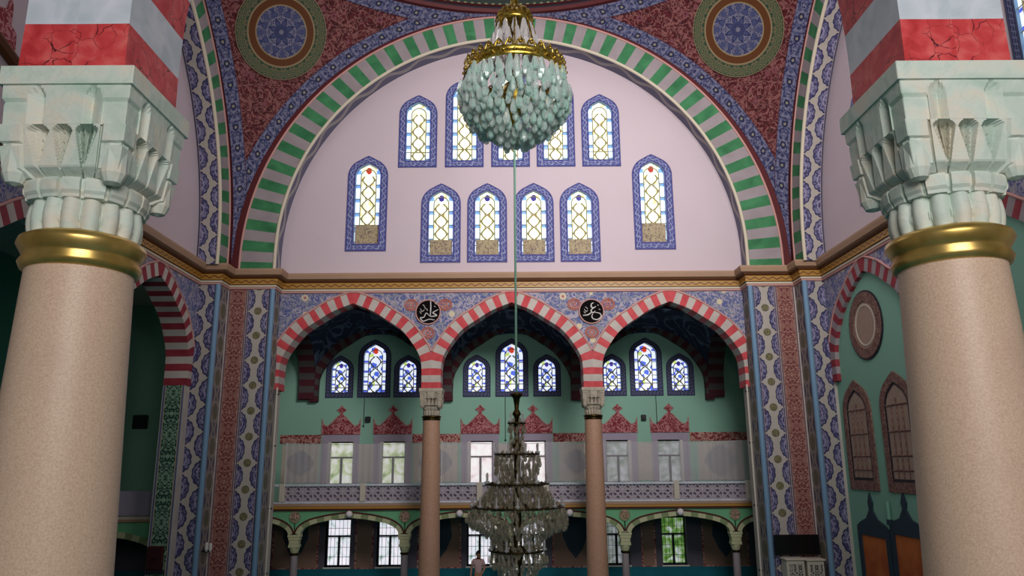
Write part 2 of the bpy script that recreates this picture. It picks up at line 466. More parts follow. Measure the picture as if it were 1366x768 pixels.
def dup_mesh(o, parent, loc, rot=None, scale=None):
    c = o.copy(); COL.objects.link(c); c.parent = parent; c.location = loc
    if rot: c.rotation_euler = rot
    if scale: c.scale = scale
    return c
# wall frames: (s along the wall, d into the wall, z) -> world
def T_back(Y): return lambda s, d, z: Vector((s, Y+d, z))
def T_left(X, Y0=15.2): return lambda s, d, z: Vector((X-d, Y0+s, z))     # s grows away from the camera
def T_right(X, Y0=15.2): return lambda s, d, z: Vector((X+d, Y0+s, z))
def plate(mb, T, outer, holes, d0, d1, m=0, back=True):
    loops = [outer]+holes
    tri = tessellate_polygon([[Vector((p[0], p[1], 0)) for p in l] for l in loops])
    flat = [p for l in loops for p in l]
    for d in ((d0, d1) if back else (d0,)):
        for t in tri:
            mb.face([T(flat[i][0], d, flat[i][1]) for i in t], [(flat[i][0], flat[i][1]) for i in t], m)
    for l in loops:
        for i in range(len(l)):
            a, b = l[i], l[(i+1) % len(l)]
            mb.face([T(a[0], d0, a[1]), T(b[0], d0, b[1]), T(b[0], d1, b[1]), T(a[0], d1, a[1])], m=m)
def resample(pts, n):
    L = [0]
    for a, b in zip(pts, pts[1:]): L.append(L[-1]+math.dist(a, b))
    out = []; j = 0
    for k in range(n+1):
        t = L[-1]*k/n
        while j < len(L)-2 and L[j+1] < t: j += 1
        f = (t-L[j])/max(L[j+1]-L[j], 1e-9)
        out.append(tuple(pts[j][q]+(pts[j+1][q]-pts[j][q])*f for q in range(len(pts[0]))))
    return out
def catmull(P, n=12):
    out = []
    for i in range(len(P)-1):
        p0 = P[max(i-1, 0)]; p1 = P[i]; p2 = P[i+1]; p3 = P[min(i+2, len(P)-1)]
        for k in range(n):
            t = k/n
            out.append(tuple(.5*((2*b)+(-a+c)*t+(2*a-5*b+4*c-d)*t*t+(-a+3*b-3*c+d)*t**3) for a, b, c, d in zip(p0, p1, p2, p3)))
    out.append(tuple(P[-1])); return out
# ------------------------------------------------------------------ arches
ARCH = [(1, 0), (1, .2), (.98, .345), (.89, .49), (.714, .673), (.49, .80), (.275, .909), (0, 1)]
FLAT = [(1, 0), (.95, .3), (.8, .58), (.55, .78), (.27, .92), (0, 1)]
def arch_curve(c, half, spring, rise, prof, n):
    r = catmull([(c+x*half, spring+z*rise) for x, z in prof])
    l = [(2*c-x, z) for x, z in r]
    pts = l + r[::-1][1:]
    # resample each half on its own so that the apex stays a sharp point
    k = len(l)
    a = resample(pts[:k], n//2); b = resample(pts[k-1:], n//2)
    return a + b[1:]
def offset(pts, w, c, lim):
    out = []
    n = len(pts); mid = n//2
    for i, p in enumerate(pts):
        if i == mid: out.append((p[0], p[1]+w)); continue
        a = pts[max(i-1, 0)]; b = pts[min(i+1, n-1)]
        tx, tz = b[0]-a[0], b[1]-a[1]; L = math.hypot(tx, tz)
        x, z = p[0]-tz/L*w, p[1]+tx/L*w
        if i < mid: x = min(x, c)
        if i > mid: x = max(x, c)
        x = max(c-lim, min(c+lim, x))
        out.append((x, z))
    for i in range(1, mid+1): out[i] = (max(out[i][0], out[i-1][0]), max(out[i][1], out[i-1][1]))
    for i in range(n-2, mid-1, -1): out[i] = (min(out[i][0], out[i+1][0]), max(out[i][1], out[i+1][1]))
    return out
def striped_arch(T, c, half, spring, rise, w, lim, th, nv, mats, prof=ARCH, d0=-.03, line=None, sub=2):
    pts = arch_curve(c, half, spring, rise, prof, nv*sub); ext = offset(pts, w, c, lim)
    mb = MB()
    for i in range(nv*sub):
        m = 0 if (i//sub) % 2 == 0 else 1
        a, b, e, f = pts[i], pts[i+1], ext[i], ext[i+1]
        mb.face([T(a[0], d0, a[1]), T(b[0], d0, b[1]), T(f[0], d0, f[1]), T(e[0], d0, e[1])], m=m)
        mb.face([T(a[0], th, a[1]), T(b[0], th, b[1]), T(f[0], th, f[1]), T(e[0], th, e[1])], m=m)
        mb.face([T(a[0], d0, a[1]), T(a[0], th, a[1]), T(b[0], th, b[1]), T(b[0], d0, b[1])], m=m)
        mb.face([T(e[0], d0, e[1]), T(e[0], th, e[1]), T(f[0], th, f[1]), T(f[0], d0, f[1])], m=m)
    return mb, pts, ext
def spandrel(mb, T, ext, zt, th, m=0):
    for a, b in zip(ext, ext[1:]):
        if abs(b[0]-a[0]) < 1e-4: continue
        for d in (0, th):
            q = [(a[0], a[1]), (b[0], b[1]), (b[0], zt), (a[0], zt)]
            mb.face([T(x, d, z) for x, z in q], q, m)
def line_along(T, ext, r, d=-.03):
    mb = MB(); mb.tube([T(x, d, z) for x, z in ext], r, 6); return mb
HALF, SPR, RISE = 2.42, 7.38, 2.97
def arcade(T, bays, th, mats, group='', lines=True, zt=10.8, wall_mat='blue floral', name='pointed_arch', nv=37):
    for c, lab in bays:
        mb, pts, ext = striped_arch(T, c, HALF, SPR, RISE, .43, 2.75, th, nv, mats)
        p = T(c, 0, SPR)
        t = thing(name, lab, 'arch', p, group)
        mb.build('voussoirs', mats, t)
        if zt:
            sp = MB(); spandrel(sp, T, ext, zt, th); sp.build('painted_spandrel', wall_mat, t)
        if lines: line_along(T, [q for q in ext if abs(q[0]-c) < 2.735], .035, -.03).build('edge_line', 'pink line', t, smooth=True)

# ------------------------------------------------------------------ windows
def win_outline(w, h, k=14, peak=.07):
    r = w/2; rise = r*1.12; zs = h-rise
    top = []
    for i in range(2*k+1):
        a = PI*i/(2*k)
        x = r*math.cos(a); z = zs + (rise-peak*w)*math.sin(a)**.92 + peak*w*max(0, 1-abs(x)/(.45*r))**1.3
        top.append((x, z))
    # even number of points, from the bottom right corner round to the bottom left
    side = [(r, zs*i/6) for i in range(6)]
    return side + top + [(-x, z) for x, z in side[::-1]]
WCOUNT = [0]
def stained_window(T, cx, z0, w, h, b, label, glass='pale stained glass', depth=.16, script=False, ruby=None, lattice=True, border='braid border', frame_line=True):
    WCOUNT[0] += 1
    t = thing('window_%d' % WCOUNT[0], label, 'window', T(cx, 0, z0), None, 'structure')
    O = [(cx+x, z0+z) for x, z in win_outline(w, h)]
    wi, hi = w-2*b, h-2*b
    I = [(cx+x, z0+b+z) for x, z in win_outline(wi, hi)]
    mb = MB(); L = 0; n = len(O)
    Oc, Ic = O+[O[0]], I+[I[0]]
    us = [0]
    for a, c in zip(Oc, Oc[1:]): us.append(us[-1]+math.dist(a, c))
    rows = [[T(x, -.03, z) for x, z in Oc], [T(x, -.03, z) for x, z in Ic]]
    mb.grid(rows, [[(u_, -b/2) for u_ in us], [(u_, b/2) for u_ in us]])
    mb.grid([[T(x, .02, z) for x, z in Oc], [T(x, -.03, z) for x, z in Oc]])
    mb.build('painted_border', border, t)
    rv = MB(); rv.grid([[T(x, -.03, z) for x, z in Ic], [T(x, depth+.03, z) for x, z in Ic]])
    rv.build('reveal', 'blue moulding', t)
    gl = MB(); hw = wi/2
    tri = tessellate_polygon([[Vector((x, z, 0)) for x, z in I]])
    for q in tri:
        gl.face([T(I[i][0], depth, I[i][1]) for i in q], [((I[i][0]-cx)/hw, (I[i][1]-z0-b)/hw) for i in q])
    sg = gl.build('stained_glass', glass, t)
    zb = z0+b; sz = zb + (hi*.24 if script else 0)
    if script:
        sp = MB(); pl = [(cx-hw*.93, zb+.04), (cx+hw*.93, zb+.04), (cx+hw*.93, sz), (cx-hw*.93, sz)]
        plate(sp, T, pl, [], depth-.06, depth-.02); sp.build('script_panel', 'panel script', sg)
    if lattice:
        tr = MB(); per = hw*1.1; d = depth-.03
        # side strips, the two interlaced vines, bars
        top = z0+b+hi-hw*1.05
        for s in (-1, 1):
            tr.tube([T(cx+s*hw*.62, d, zb), T(cx+s*hw*.62, d, top)], .018, 4)
            k = 40
            tr.tube([T(cx+s*abs(math.sin(PI*(i/k)*(top-sz)/per/1.0))*hw*.46, d, sz+(top-sz)*i/k) for i in range(k+1)], .024, 4)
            tr.tube([T(cx+s*(.6-.42*abs(math.cos(PI*(i/k)*(top-sz)/per)))*hw, d, sz+(top-sz)*i/k) for i in range(k+1)], .016, 4)
            z = zb+.1
            while z < top:
                tr.tube([T(cx+s*hw*.62, d, z), T(cx+s*hw, d, z)], .015, 4); z += hw*1.2
            tr.tube([T(cx+s*hw*.62*math.cos(a*PI/16), d, top+hw*.62*math.sin(a*PI/16)) for a in range(9)], .018, 4)
        for z in (sz, zb+hi*.16):
            tr.tube([T(cx-hw, d, z), T(cx+hw, d, z)], .018, 4)
        tr.build('lead_tracery', 'lead', sg)
    if ruby:
        rb = MB(); c0 = (cx, z0+b+hi-hw*.55); r0 = hw*.26
        pl = [(c0[0]+r0*math.cos(2*PI*i/10)*(1 if i % 2 else .8), c0[1]+r0*1.1*math.sin(2*PI*i/10)) for i in range(10)]
        plate(rb, T, pl, [], depth-.03, depth-.012); rb.build('coloured_rose', ruby, sg)
    return [(cx+x*1.02, z0+b+z) for x, z in win_outline(wi, hi)]
def sash_window(T, cx, z0, w, h, label, glass, depth=.3, surround=None, bars=False):
    WCOUNT[0] += 1
    t = thing('window_%d' % WCOUNT[0], label, 'window', T(cx, 0, z0), None, 'structure')
    x0, x1, z1 = cx-w/2, cx+w/2, z0+h
    g = MB(); q = [(x0, z0), (x1, z0), (x1, z1), (x0, z1)]
    g.face([T(x, depth, z) for x, z in q], q); g.build('pane', glass, t)
    rv = MB(); P = q+[q[0]]
    rv.grid([[T(x, 0, z) for x, z in P], [T(x, depth, z) for x, z in P]]); rv.build('reveal', 'white paint' if surround else 'lilac surround', t)
    fr = MB()
    def bar(a0, b0, a1, b1, dd=.05):
        pl = [(a0, b0), (a1, b0), (a1, b1), (a0, b1)]; plate(fr, T, pl, [], depth-dd-.01, depth-.01)
    f = .05
    bar(x0, z0, x0+f, z1); bar(x1-f, z0, x1, z1); bar(x0, z0, x1, z0+f); bar(x0, z1-f, x1, z1)
    zm = z0+h*.63; bar(x0, zm-.035, x1, zm+.035); bar(cx-.045, z0, cx+.045, zm)
    fo = fr.build('sash_frame', 'dark frame', t)
    if bars:
        b = MB()
        for i in range(1, 6): b.tube([T(x0+w*i/6, depth-.1, z0), T(x0+w*i/6, depth-.1, z1)], .008, 4)
        for i in range(1, 5): b.tube([T(x0, depth-.1, z0+h*i/5), T(x1, depth-.1, z0+h*i/5)], .008, 4)
        b.build('grille', 'dark frame', fo)
        sl = MB(); plate(sl, T, [(x0-.05, z0-.05), (x1+.05, z0-.05), (x1+.05, z0), (x0-.05, z0)], [], -.06, depth)
        sl.build('sill', 'white paint', t)
    if surround:
        s = MB(); o = [(x0-.25, z0-.02), (x1+.25, z0-.02), (x1+.25, z1+.27), (x0-.25, z1+.27)]
        plate(s, T, o, [q], -.03, .01); so = s.build('surround', 'lilac surround', t)
        j = MB()
        xx = x0 if cx < 2 else x1-.13
        plate(j, T, [(xx, z0), (xx+.13, z0), (xx+.13, z1), (xx, z1)], [], .0, .08)
        j.build('lit_jamb_strip', 'white paint', so)  # white strip added at the front stands in for window light on the jamb
    return q

# ------------------------------------------------------------------ floor and tympana
f = MB(); f.box(-18, 18, -6, 33, -.2, 0); struct(f.build('floor', 'teal carpet'))
TB = T_back(25.5)
def tymp_outline(r=8.2, zc=12.0, z0=11.0):
    return [(-r, z0)] + [(-r*math.cos(PI*i/64), zc+r*math.sin(PI*i/64)) for i in range(65)] + [(r, z0)]
holes = []
tops = [(-3.38, 2.85, 'stained glass window, leftmost of the upper row on the pale tympanum wall'),
        (-1.68, 3.5, 'tall stained glass window left of the crystal chandelier in the upper row'),
        (0, 3.9, 'stained glass window almost hidden behind the crystal chandelier'),
        (1.65, 3.5, 'tall stained glass window right of the crystal chandelier in the upper row'),
        (3.3, 2.85, 'stained glass window, rightmost of the upper row on the pale tympanum wall')]
for cx, h, lab in tops: holes.append(stained_window(TB, cx, 15.36, 1.4, h, .27, lab))
for cx, lab in [(-2.5, 'arched stained glass window with script panel, leftmost of the four in the lower row'),
                (-.85, 'arched stained glass window with script panel, left of the green cable'),
                (.82, 'arched stained glass window with script panel, crossed by the green cable'),
                (2.45, 'arched stained glass window with script panel, rightmost of the four in the lower row')]:
    holes.append(stained_window(TB, cx, 11.79, 1.42, 2.95, .28, lab, script=True, ruby='violet glass'))
for cx, lab in [(-5.15, 'tall narrow stained glass window with red rose, alone at the left of the tympanum'),
                (5.1, 'tall narrow stained glass window with red rose, alone at the right of the tympanum')]:
    holes.append(stained_window(TB, cx, 12.22, 1.45, 3.6, .28, lab, script=True, ruby='ruby glass'))
mb = MB(); plate(mb, TB, tymp_outline(), holes, 0, .4); struct(mb.build('wall_back_upper', 'mauve plaster'))
# side tympana
TR, TL = T_right(10.3), T_left(-10.3)
hr = [stained_window(TR, 5.0, 12.2, 1.45, 3.6, .28, 'stained glass window on the right side wall, half hidden by the right capital', depth=.12),
      stained_window(TR, -2.05, 11.9, 1.45, 3.4, .28, 'bright stained glass window at the top right edge of the picture', depth=.05, glass='blue stained glass', border='slate border')]
mb = MB(); plate(mb, TR, tymp_outline(8.6, 11.7), hr, 0, .4); struct(mb.build('wall_right_upper', 'mauve plaster'))
mb = MB(); plate(mb, TL, tymp_outline(8.6, 11.7), [], 0, .4); struct(mb.build('wall_left_upper', 'mauve plaster'))

# ------------------------------------------------------------------ great arches
def great_arch(T, label, band, RI=8.1, zi=12.0, sd=.7):
    t = thing('great_arch', label, 'arch', T(0, 0, 11.3))
    n = 77
    I = [(-RI, 11.3)] + [(-RI*math.cos(PI*i/96), zi+RI*math.sin(PI*i/96)) for i in range(97)] + [(RI, 11.3)]
    X = [(-9.3, 11.3)] + [(-9.3*math.cos(PI*i/96), 11.7+9.3*math.sin(PI*i/96)) for i in range(97)] + [(9.3, 11.3)]
    I2, X2 = resample(I, n*2), resample(X, n*2)
    mb = MB()
    for i in range(n*2):
        m = (i//2) % 2
        mb.face([T(I2[i][0], 0, I2[i][1]), T(I2[i+1][0], 0, I2[i+1][1]), T(X2[i+1][0], 0, X2[i+1][1]), T(X2[i][0], 0, X2[i][1])], m=m)
    mb.build('voussoirs', ['green stripe', 'grey stripe'], t)
    O = [(-9.66, 11.3)] + [(-9.66*math.cos(PI*i/96), 11.5+9.66*math.sin(PI*i/96)) for i in range(97)] + [(9.66, 11.3)]
    O2 = resample(O, n*2)
    mb = MB(); mb.grid([[T(x, -.005, z) for x, z in X2], [T(x, -.005, z) for x, z in O2]]); mb.build('outer_edge', 'maroon line', t)
    us = [0]
    for a, b in zip(I2, I2[1:]): us.append(us[-1]+math.dist(a, b))
    mb = MB(); mb.grid([[T(x, 0, z) for x, z in I2], [T(x, sd, z) for x, z in I2]], [[(u_, -.35) for u_ in us], [(u_, .35) for u_ in us]])
    mb.build('soffit_band', band, t)
    mb = MB(); mb.tube([T(x, 0, z) for x, z in I2], .06, 6); mb.build('edge_moulding', 'cream line', t, smooth=True)
    mb = MB(); mb.tube([T(x, 0, z) for x, z in X2], .04, 6); mb.build('outer_line', 'pink line', t, smooth=True)
great_arch(T_back(24.8), 'great green and grey striped arch framing the pale tympanum wall', 'grey wave band')
great_arch(T_left(-9.6), 'green striped arch seen edge-on at the left, above the zigzag pier', 'zigzag band', 8.45, 11.7, .68)
great_arch(T_right(9.6), 'green striped arch seen edge-on at the right, beside the right capital', 'zigzag band', 8.45, 11.7, .68)

# ------------------------------------------------------------------ pendentives, dome ring
A = 9.6; RS = A*math.sqrt(2); OC = Vector((0, 15.2, 11.5))
def oct_patch(a0, a1, na, nb, perm, R, sx, ustyle=0):
    rows, uvs = [], []
    for j in range(na+1):
        a = a0+(a1-a0)*j/na; rho = math.sqrt(max(RS*RS-a*a, 0))
        lo = math.acos(min(1, A/rho)); hi = PI/2-lo
        if lo > hi: lo = hi = PI/4
        r, uv = [], []
        for i in range(nb+1):
            ph = lo+(hi-lo)*i/nb
            p = [0, 0, 0]; p[perm[2]] = a; p[perm[0]] = rho*math.cos(ph); p[perm[1]] = rho*math.sin(ph)
            w = Vector(p)*(R/RS)
            r.append(OC+Vector((w.x*sx, w.y, w.z)))
            uv.append(((ph-PI/4)*rho, (a-(a0+a1)/2)*1.41 if ustyle else RS*math.asin(a/RS)))
        rows.append(r); uvs.append(uv)
    return rows, uvs
for sx, side in ((-1, 'left'), (1, 'right')):
    c = OC+Vector((sx*A, A, 0))
    t = thing('pendentive', 'crimson painted pendentive with a round blue medallion, at the %s of the great arch' % side, 'pendentive', c)
    mb = MB(); r, uv = oct_patch(0, A, 40, 40, (0, 1, 2), RS, sx); mb.grid(r, uv); mb.build('scroll_ground', 'red scroll ground', t, smooth=True)
    for nm, perm, dr in (('arch_band', (0, 2, 1), .03), ('side_band', (1, 2, 0), .036), ('ring_band', (0, 1, 2), .042)):
        mb = MB(); r, uv = oct_patch(A-.36, A, 4, 60, perm, RS-dr, sx, 1); mb.grid(r, uv); mb.build(nm, 'blue scroll band', t, smooth=True)
    n = Vector((sx, 1, 1)).normalized(); e1 = n.cross(Vector((0, 0, 1))).normalized(); e2 = n.cross(e1)
    rows, uvs = [], []
    for j in range(11):
        rr = 1.6*j/10; row, uv = [], []
        for i in range(49):
            a = 2*PI*i/48; th = rr/RS
            row.append(OC + ((n*math.cos(th)+(e1*math.cos(a)+e2*math.sin(a))*math.sin(th))*(RS-.06))); uv.append((a, rr*2.2/1.6))
        rows.append(row); uvs.append(uv)
    mb = MB(); mb.grid(rows, uvs); mb.build('medallion', 'medallion painting', t, smooth=True)
ring = MB()
prof = [(9.75, 21.08), (9.45, 21.08), (9.4, 21.2), (9.4, 21.28), (9.3, 21.3), (9.3, 21.62), (9.2, 21.65), (9.2, 21.75), (9.3, 21.8)]
mi = [0, 0, 1, 0, 2, 0, 1, 0]
rows = [[(r*math.cos(2*PI*i/96), 15.2+r*math.sin(2*PI*i/96), z) for i in range(97)] for r, z in prof]
ring.grid(rows, [[(i*.6, j*.3) for i in range(97)] for j in range(len(prof))], m=lambda j, i: mi[j])
struct(ring.build('trim_1', ['maroon line', 'dark frame', 'ring green']))
dm = MB(); prof = [(9.3, 21.8), (9.3, 24)] + [(9.3*math.cos(PI/2*i/14), 24+9.3*math.sin(PI/2*i/14)) for i in range(1, 15)]
dm.lathe(0, 15.2, prof, 64, cap=False); struct(dm.build('ceiling', 'mauve plaster', smooth=True))

# ------------------------------------------------------------------ cornice running round the bay
half = [(-10.3, 1.0), (-10.3, 24.08), (-9.62, 24.08), (-9.62, 24.8), (-8.05, 24.8), (-8.05, 25.5)]
path = half + [(-x, y) for x, y in half[::-1]]
prof = [(0, 10.70), (.06, 10.72), (.06, 10.78), (.09, 10.78), (.09, 10.84), (.13, 10.86), (.13, 11.05), (.18, 11.08), (.2, 11.13), (.3, 11.16), (.34, 11.3), (.34, 11.36), (0, 11.38)]
pm = [0, 0, 1, 1, 2, 3, 2, 2, 4, 4, 4, 4]
def mitre(path):
    out = []
    for i, p in enumerate(path):
        ns = []
        for a, b in ((i-1, i), (i, i+1)):
            if 0 <= a and b < len(path):
                dx, dy = path[b][0]-path[a][0], path[b][1]-path[a][1]; L = math.hypot(dx, dy); ns.append((dy/L, -dx/L))
        if len(ns) == 1: out.append(ns[0]); continue
        mx_, my_ = ns[0][0]+ns[1][0], ns[0][1]+ns[1][1]; k = 2/(mx_*mx_+my_*my_)
        out.append((mx_*k, my_*k))
    return out
nm = mitre(path); us = [0]
for a, b in zip(path, path[1:]): us.append(us[-1]+math.dist(a, b))
mb = MB()
rows = [[(p[0]+n_[0]*o, p[1]+n_[1]*o, z) for p, n_ in zip(path, nm)] for o, z in prof]
mb.grid(rows, [[(u_, z-10.955) for u_ in us] for o, z in prof], m=lambda j, i: pm[j])
struct(mb.build('trim_2', ['pink line', 'cream line', 'umber moulding', 'gilt band', 'tan moulding']))

# ------------------------------------------------------------------ corner piers
for sx, side in ((-1, 'left'), (1, 'right')):
    t = thing('painted_pier', 'stepped corner pier with zigzag, crimson and dotted vine bands, %s of the three-arch arcade' % side, 'pier', (sx*9.2, 24.8, 0))
    mb = MB()
    def bx(x0, x1, y0, y1, z0, z1): mb.box(min(sx*x0, sx*x1), max(sx*x0, sx*x1), y0, y1, z0, z1)
    bx(9.62, 10.9, 24.08, 26.2, 0, 11.2); bx(8.05, 9.62, 24.8, 26.2, 0, 11.2)
    mb.build('masonry', 'cream stripe', t)
    def strip(nm, mat, p0, p1, off, hw):
        m_ = MB(); x0, y0 = p0; x1, y1 = p1; zs = [0, 10.72]
        ox, oy = off
        pts = [(sx*(x0)+sx*ox, y0+oy), (sx*(x1)+sx*ox, y1+oy)]
        m_.face([(pts[0][0], pts[0][1], 0), (pts[1][0], pts[1][1], 0), (pts[1][0], pts[1][1], 10.72), (pts[0][0], pts[0][1], 10.72)],
                [(0, -hw), (0, hw), (10.72, hw), (10.72, -hw)])
        m_.build(nm, mat, t)
    strip('dotted_band', 'dotted vine band', (8.18, 24.8), (8.92, 24.8), (0, -.012), .37)
    strip('crimson_band', 'red arabesque band', (8.94, 24.8), (9.56, 24.8), (0, -.012), .31)
    strip('oval_band', 'oval chain band', (9.62, 24.8), (9.62, 24.2), (-.012, 0), .31)
    strip('zigzag_band', 'zigzag band', (9.76, 24.08), (10.3, 24.08), (0, -.012), .28)
    strip('inner_band', 'oval chain band', (8.05, 24.85), (8.05, 25.48), (-.012, 0), .32)
    for x, y in ((8.09, 24.78), (9.66, 24.06)):
        m_ = MB(); m_.lathe(sx*x, y, [(.085, 0), (.085, 10.72)], 12); m_.build('blue_shaft', 'blue moulding', t, smooth=True)

# ------------------------------------------------------------------ three-arch arcade, far end
RW = ['red stripe', 'cream stripe']
arcade(TB, [(-5.5, 'left arch of the far arcade, red and cream striped, beside the left pier'),
            (0, 'middle arch of the far arcade, red and cream striped, crossed by the green cable'),
            (5.5, 'right arch of the far arcade, red and cream striped, beside the right pier')], .7, RW, 'arches of the far arcade')
mb = MB(); mb.box(-8.05, 8.05, 25.5, 26.2, 10.8, 11.3); struct(mb.build('wall_back_arcade', 'mauve plaster'))
# side arcades
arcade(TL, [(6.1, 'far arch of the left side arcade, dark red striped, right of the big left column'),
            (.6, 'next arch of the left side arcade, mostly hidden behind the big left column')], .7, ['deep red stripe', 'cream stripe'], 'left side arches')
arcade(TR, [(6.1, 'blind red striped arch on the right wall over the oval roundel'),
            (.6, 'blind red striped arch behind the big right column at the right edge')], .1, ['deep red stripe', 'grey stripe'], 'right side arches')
for T, s in ((TL, 'left'), (TR, 'right')):
    mb = MB()
    th = .7 if s == 'left' else .12
    if s == 'left': plate(mb, T, [(8.52, 0), (8.9, 0), (8.9, 10.8), (8.85, 10.8), (8.85, SPR), (8.52, SPR)], [], 0, th)
    if s == 'left': plate(mb, T, [(3.05, 0), (3.65, 0), (3.65, SPR), (3.05, SPR)], [], 0, th)
    plate(mb, T, [(-14, 10.8), (8.9, 10.8), (8.9, 11.3), (-14, 11.3)], [], 0, th)
    plate(mb, T, [(-14, 0), (-2.15, 0), (-2.15, 10.8), (-14, 10.8)], [], 0, th)
    struct(mb.build('wall_%s_arcade' % s, 'cream stripe'))
# painted jamb below the left arch
mb = MB(); z1 = SPR
mb.face([(-10.33, 23.71, 0), (-10.97, 23.71, 0), (-10.97, 23.71, z1), (-10.33, 23.71, z1)], [(0, -.33), (0, .33), (z1, .33), (z1, -.33)])
struct(mb.build('trim_3', 'green arabesque'), 'green arabesque jamb under the left side arch')

# right blind wall
TM = T_right(10.4)
def oval(cx, cz, rx, rz, n=36): return [(cx+rx*math.cos(2*PI*i/n), cz+rz*math.sin(2*PI*i/n)) for i in range(n)]
def atX(px, py, X):
    d = CF + CR*((px-683)/FPX) + CU*((384-py)/FPX)
    return CC + d*((X-CC.x)/d.x)
mb = MB(); plate(mb, TM, [(-14, 0), (8.9, 0), (8.9, 11), (-14, 11)], [], 0, .3); struct(mb.build('wall_right_lower', 'mint plaster'))
def blind_window(c, z0, w, h, label):
    WCOUNT[0] += 1
    t = thing('window_%d' % WCOUNT[0], label, 'window', TM(c, 0, z0), None, 'structure')
    O = [(c+x, z0+z) for x, z in win_outline(w, h)]; I = [(c+x, z0+.28+z) for x, z in win_outline(w-.5, h-.56)]
    mb = MB(); plate(mb, TM, O, [I], -.05, .0); mb.build('painted_border', 'bronze frame', t)
    I2 = [(c+x, z0+.36+z) for x, z in win_outline(w-.66, h-.72)]
    mb = MB(); plate(mb, TM, I, [I2], -.03, .0); mb.build('inner_border', 'dark frame', t)
    mb = MB(); plate(mb, TM, I2, [], -.02, .0); mb.build('dull_glass', 'dull glass', t)
    mb = MB(); hw = (w-.66)/2
    for s in (-.5, .0, .5): mb.tube([TM(c+s*hw, -.03, z0+.36), TM(c+s*hw, -.03, z0+h-.36-hw*(.9 if s else .6))], .022, 4)
    for k in (.18, .3, .5, .72): mb.tube([TM(c-hw, -.03, z0+h*k), TM(c+hw, -.03, z0+h*k)], .022, 4)
    mb.build('glazing_bars', 'bronze frame', t)
pa, pb = atX(1137, 652, 10.4), atX(1175, 655, 10.4); pt = atX(1156, 503, 10.4)
ww = abs(pa.y-pb.y); cc = (pa.y+pb.y)/2-15.2; z0 = (pa.z+pb.z)/2
blind_window(cc, z0, ww, pt.z-z0, 'tall brown framed arched window on the mint right wall, nearer the pier')
pc = atX(1188, 656, 10.4)
blind_window(pc.y-15.2-ww/2-.02, z0, ww, pt.z-z0, 'tall brown framed arched window on the mint right wall, beside the big right column')
pe = atX(1349, 420, 10.4)
blind_window(pe.y-15.2-ww/2, z0, ww, pt.z-z0+.3, 'brown framed arched window at the right edge, past the big right column')
pe = [atX(0, 58, -10.25), atX(30, 99, -10.25)]
mb = MB(); mb.tube([pe[0]+(pe[0]-pe[1]), pe[1]+(pe[1]-pe[0])*.3], .14, 8); struct(mb.build('trim_8', 'umber moulding'))
pe = [atX(-30, 185, -10.2), atX(16, 189, -10.2)]
mb = MB(); mb.tube(pe, .07, 8); struct(mb.build('trim_9', 'gilt band'))
pc_ = atX(7, 35, -10.3); c0 = pc_.y-15.2
t = thing('crown_crest', 'crimson crest painted on the wall at the top left edge', 'crest', (-10.3, pc_.y, pc_.z-.5))
mb = MB(); plate(mb, TL, [(c0-.5, pc_.z-.5), (c0+.35, pc_.z-.5), (c0+.3, pc_.z), (c0+.12, pc_.z+.1), (c0+.1, pc_.z+.5), (c0+.02, pc_.z+.7), (c0-.06, pc_.z+.35), (c0-.5, pc_.z+.2)], [], -.04, 0); mb.build('panel', 'crest painting', t)
l, r_ = atX(1134, 435, 10.4), atX(1179, 433, 10.4); tp, bt = atX(1156, 385, 10.4), atX(1156, 481, 10.4)
rc, rz = (l.y+r_.y)/2-15.2, (tp.z+bt.z)/2; rx, rr = abs(l.y-r_.y)/2, (tp.z-bt.z)/2
t = thing('wall_roundel', 'large brown roundel under the blind arch on the mint right wall', 'roundel', TM(rc, 0, rz-rr))
for k, (f0, f1, m_, dd) in enumerate(((1, .86, 'dark frame', .04), (.95, .68, 'bronze frame', .06), (.69, .0, 'dull glass', .03), (.6, .55, 'cream plaster', .045))):
    mb = MB(); plate(mb, TM, oval(rc, rz, rx*f0, rr*f0), [oval(rc, rz, rx*f1, rr*f1)] if f1 else [], -dd, 0)
    mb.build(['outer_ring', 'carved_ring', 'disc', 'inner_ring'][k], m_, t)
for (x0, x1, lab) in ((1153, 1189, 'orange doorway niche with dark crown, nearer the pier on the right wall'), (1197, 1236, 'orange doorway niche with dark crown, beside the big right column')):
    a, b = atX(x0, 745, 10.4), atX(x1, 745, 10.4); s0, s1 = min(a.y, b.y)-15.2, max(a.y, b.y)-15.2
    zt = atX((x0+x1)/2, 716, 10.4).z; zc = atX((x0+x1)/2, 688, 10.4).z; zp = atX((x0+x1)/2, 658, 10.4).z
    c = (s0+s1)/2; w = s1-s0
    t = thing('doorway_niche', lab, 'niche', TM(c, 0, 0))
    mb = MB(); plate(mb, TM, [(s0-.12, 0), (s1+.12, 0), (s1+.12, zt+.25), (s0-.12, zt+.25)], [[(s0+.08, .02), (s1-.08, .02), (s1-.08, zt), (s0+.08, zt)]], -.06, 0); mb.build('frame', 'niche dark', t)
    mb = MB(); plate(mb, TM, [(s0+.08, .02), (s1-.08, .02), (s1-.08, zt), (s0+.08, zt)], [], -.02, 0); mb.build('leaf', 'niche orange', t)
    mb = MB(); zz = zt+.25
    cr = [(c-w/2-.1, zz), (c+w/2+.1, zz), (c+w*.45, zz+(zc-zz)*.3), (c+w*.2, zc-.1), (c+.08, zc+.15), (c+.14, zc+(zp-zc)*.55), (c, zp), (c-.14, zc+(zp-zc)*.55), (c-.08, zc+.15), (c-w*.2, zc-.1), (c-w*.45, zz+(zc-zz)*.3)]
    plate(mb, TM, cr, [], -.05, 0); mb.build('crown', 'niche dark', t)

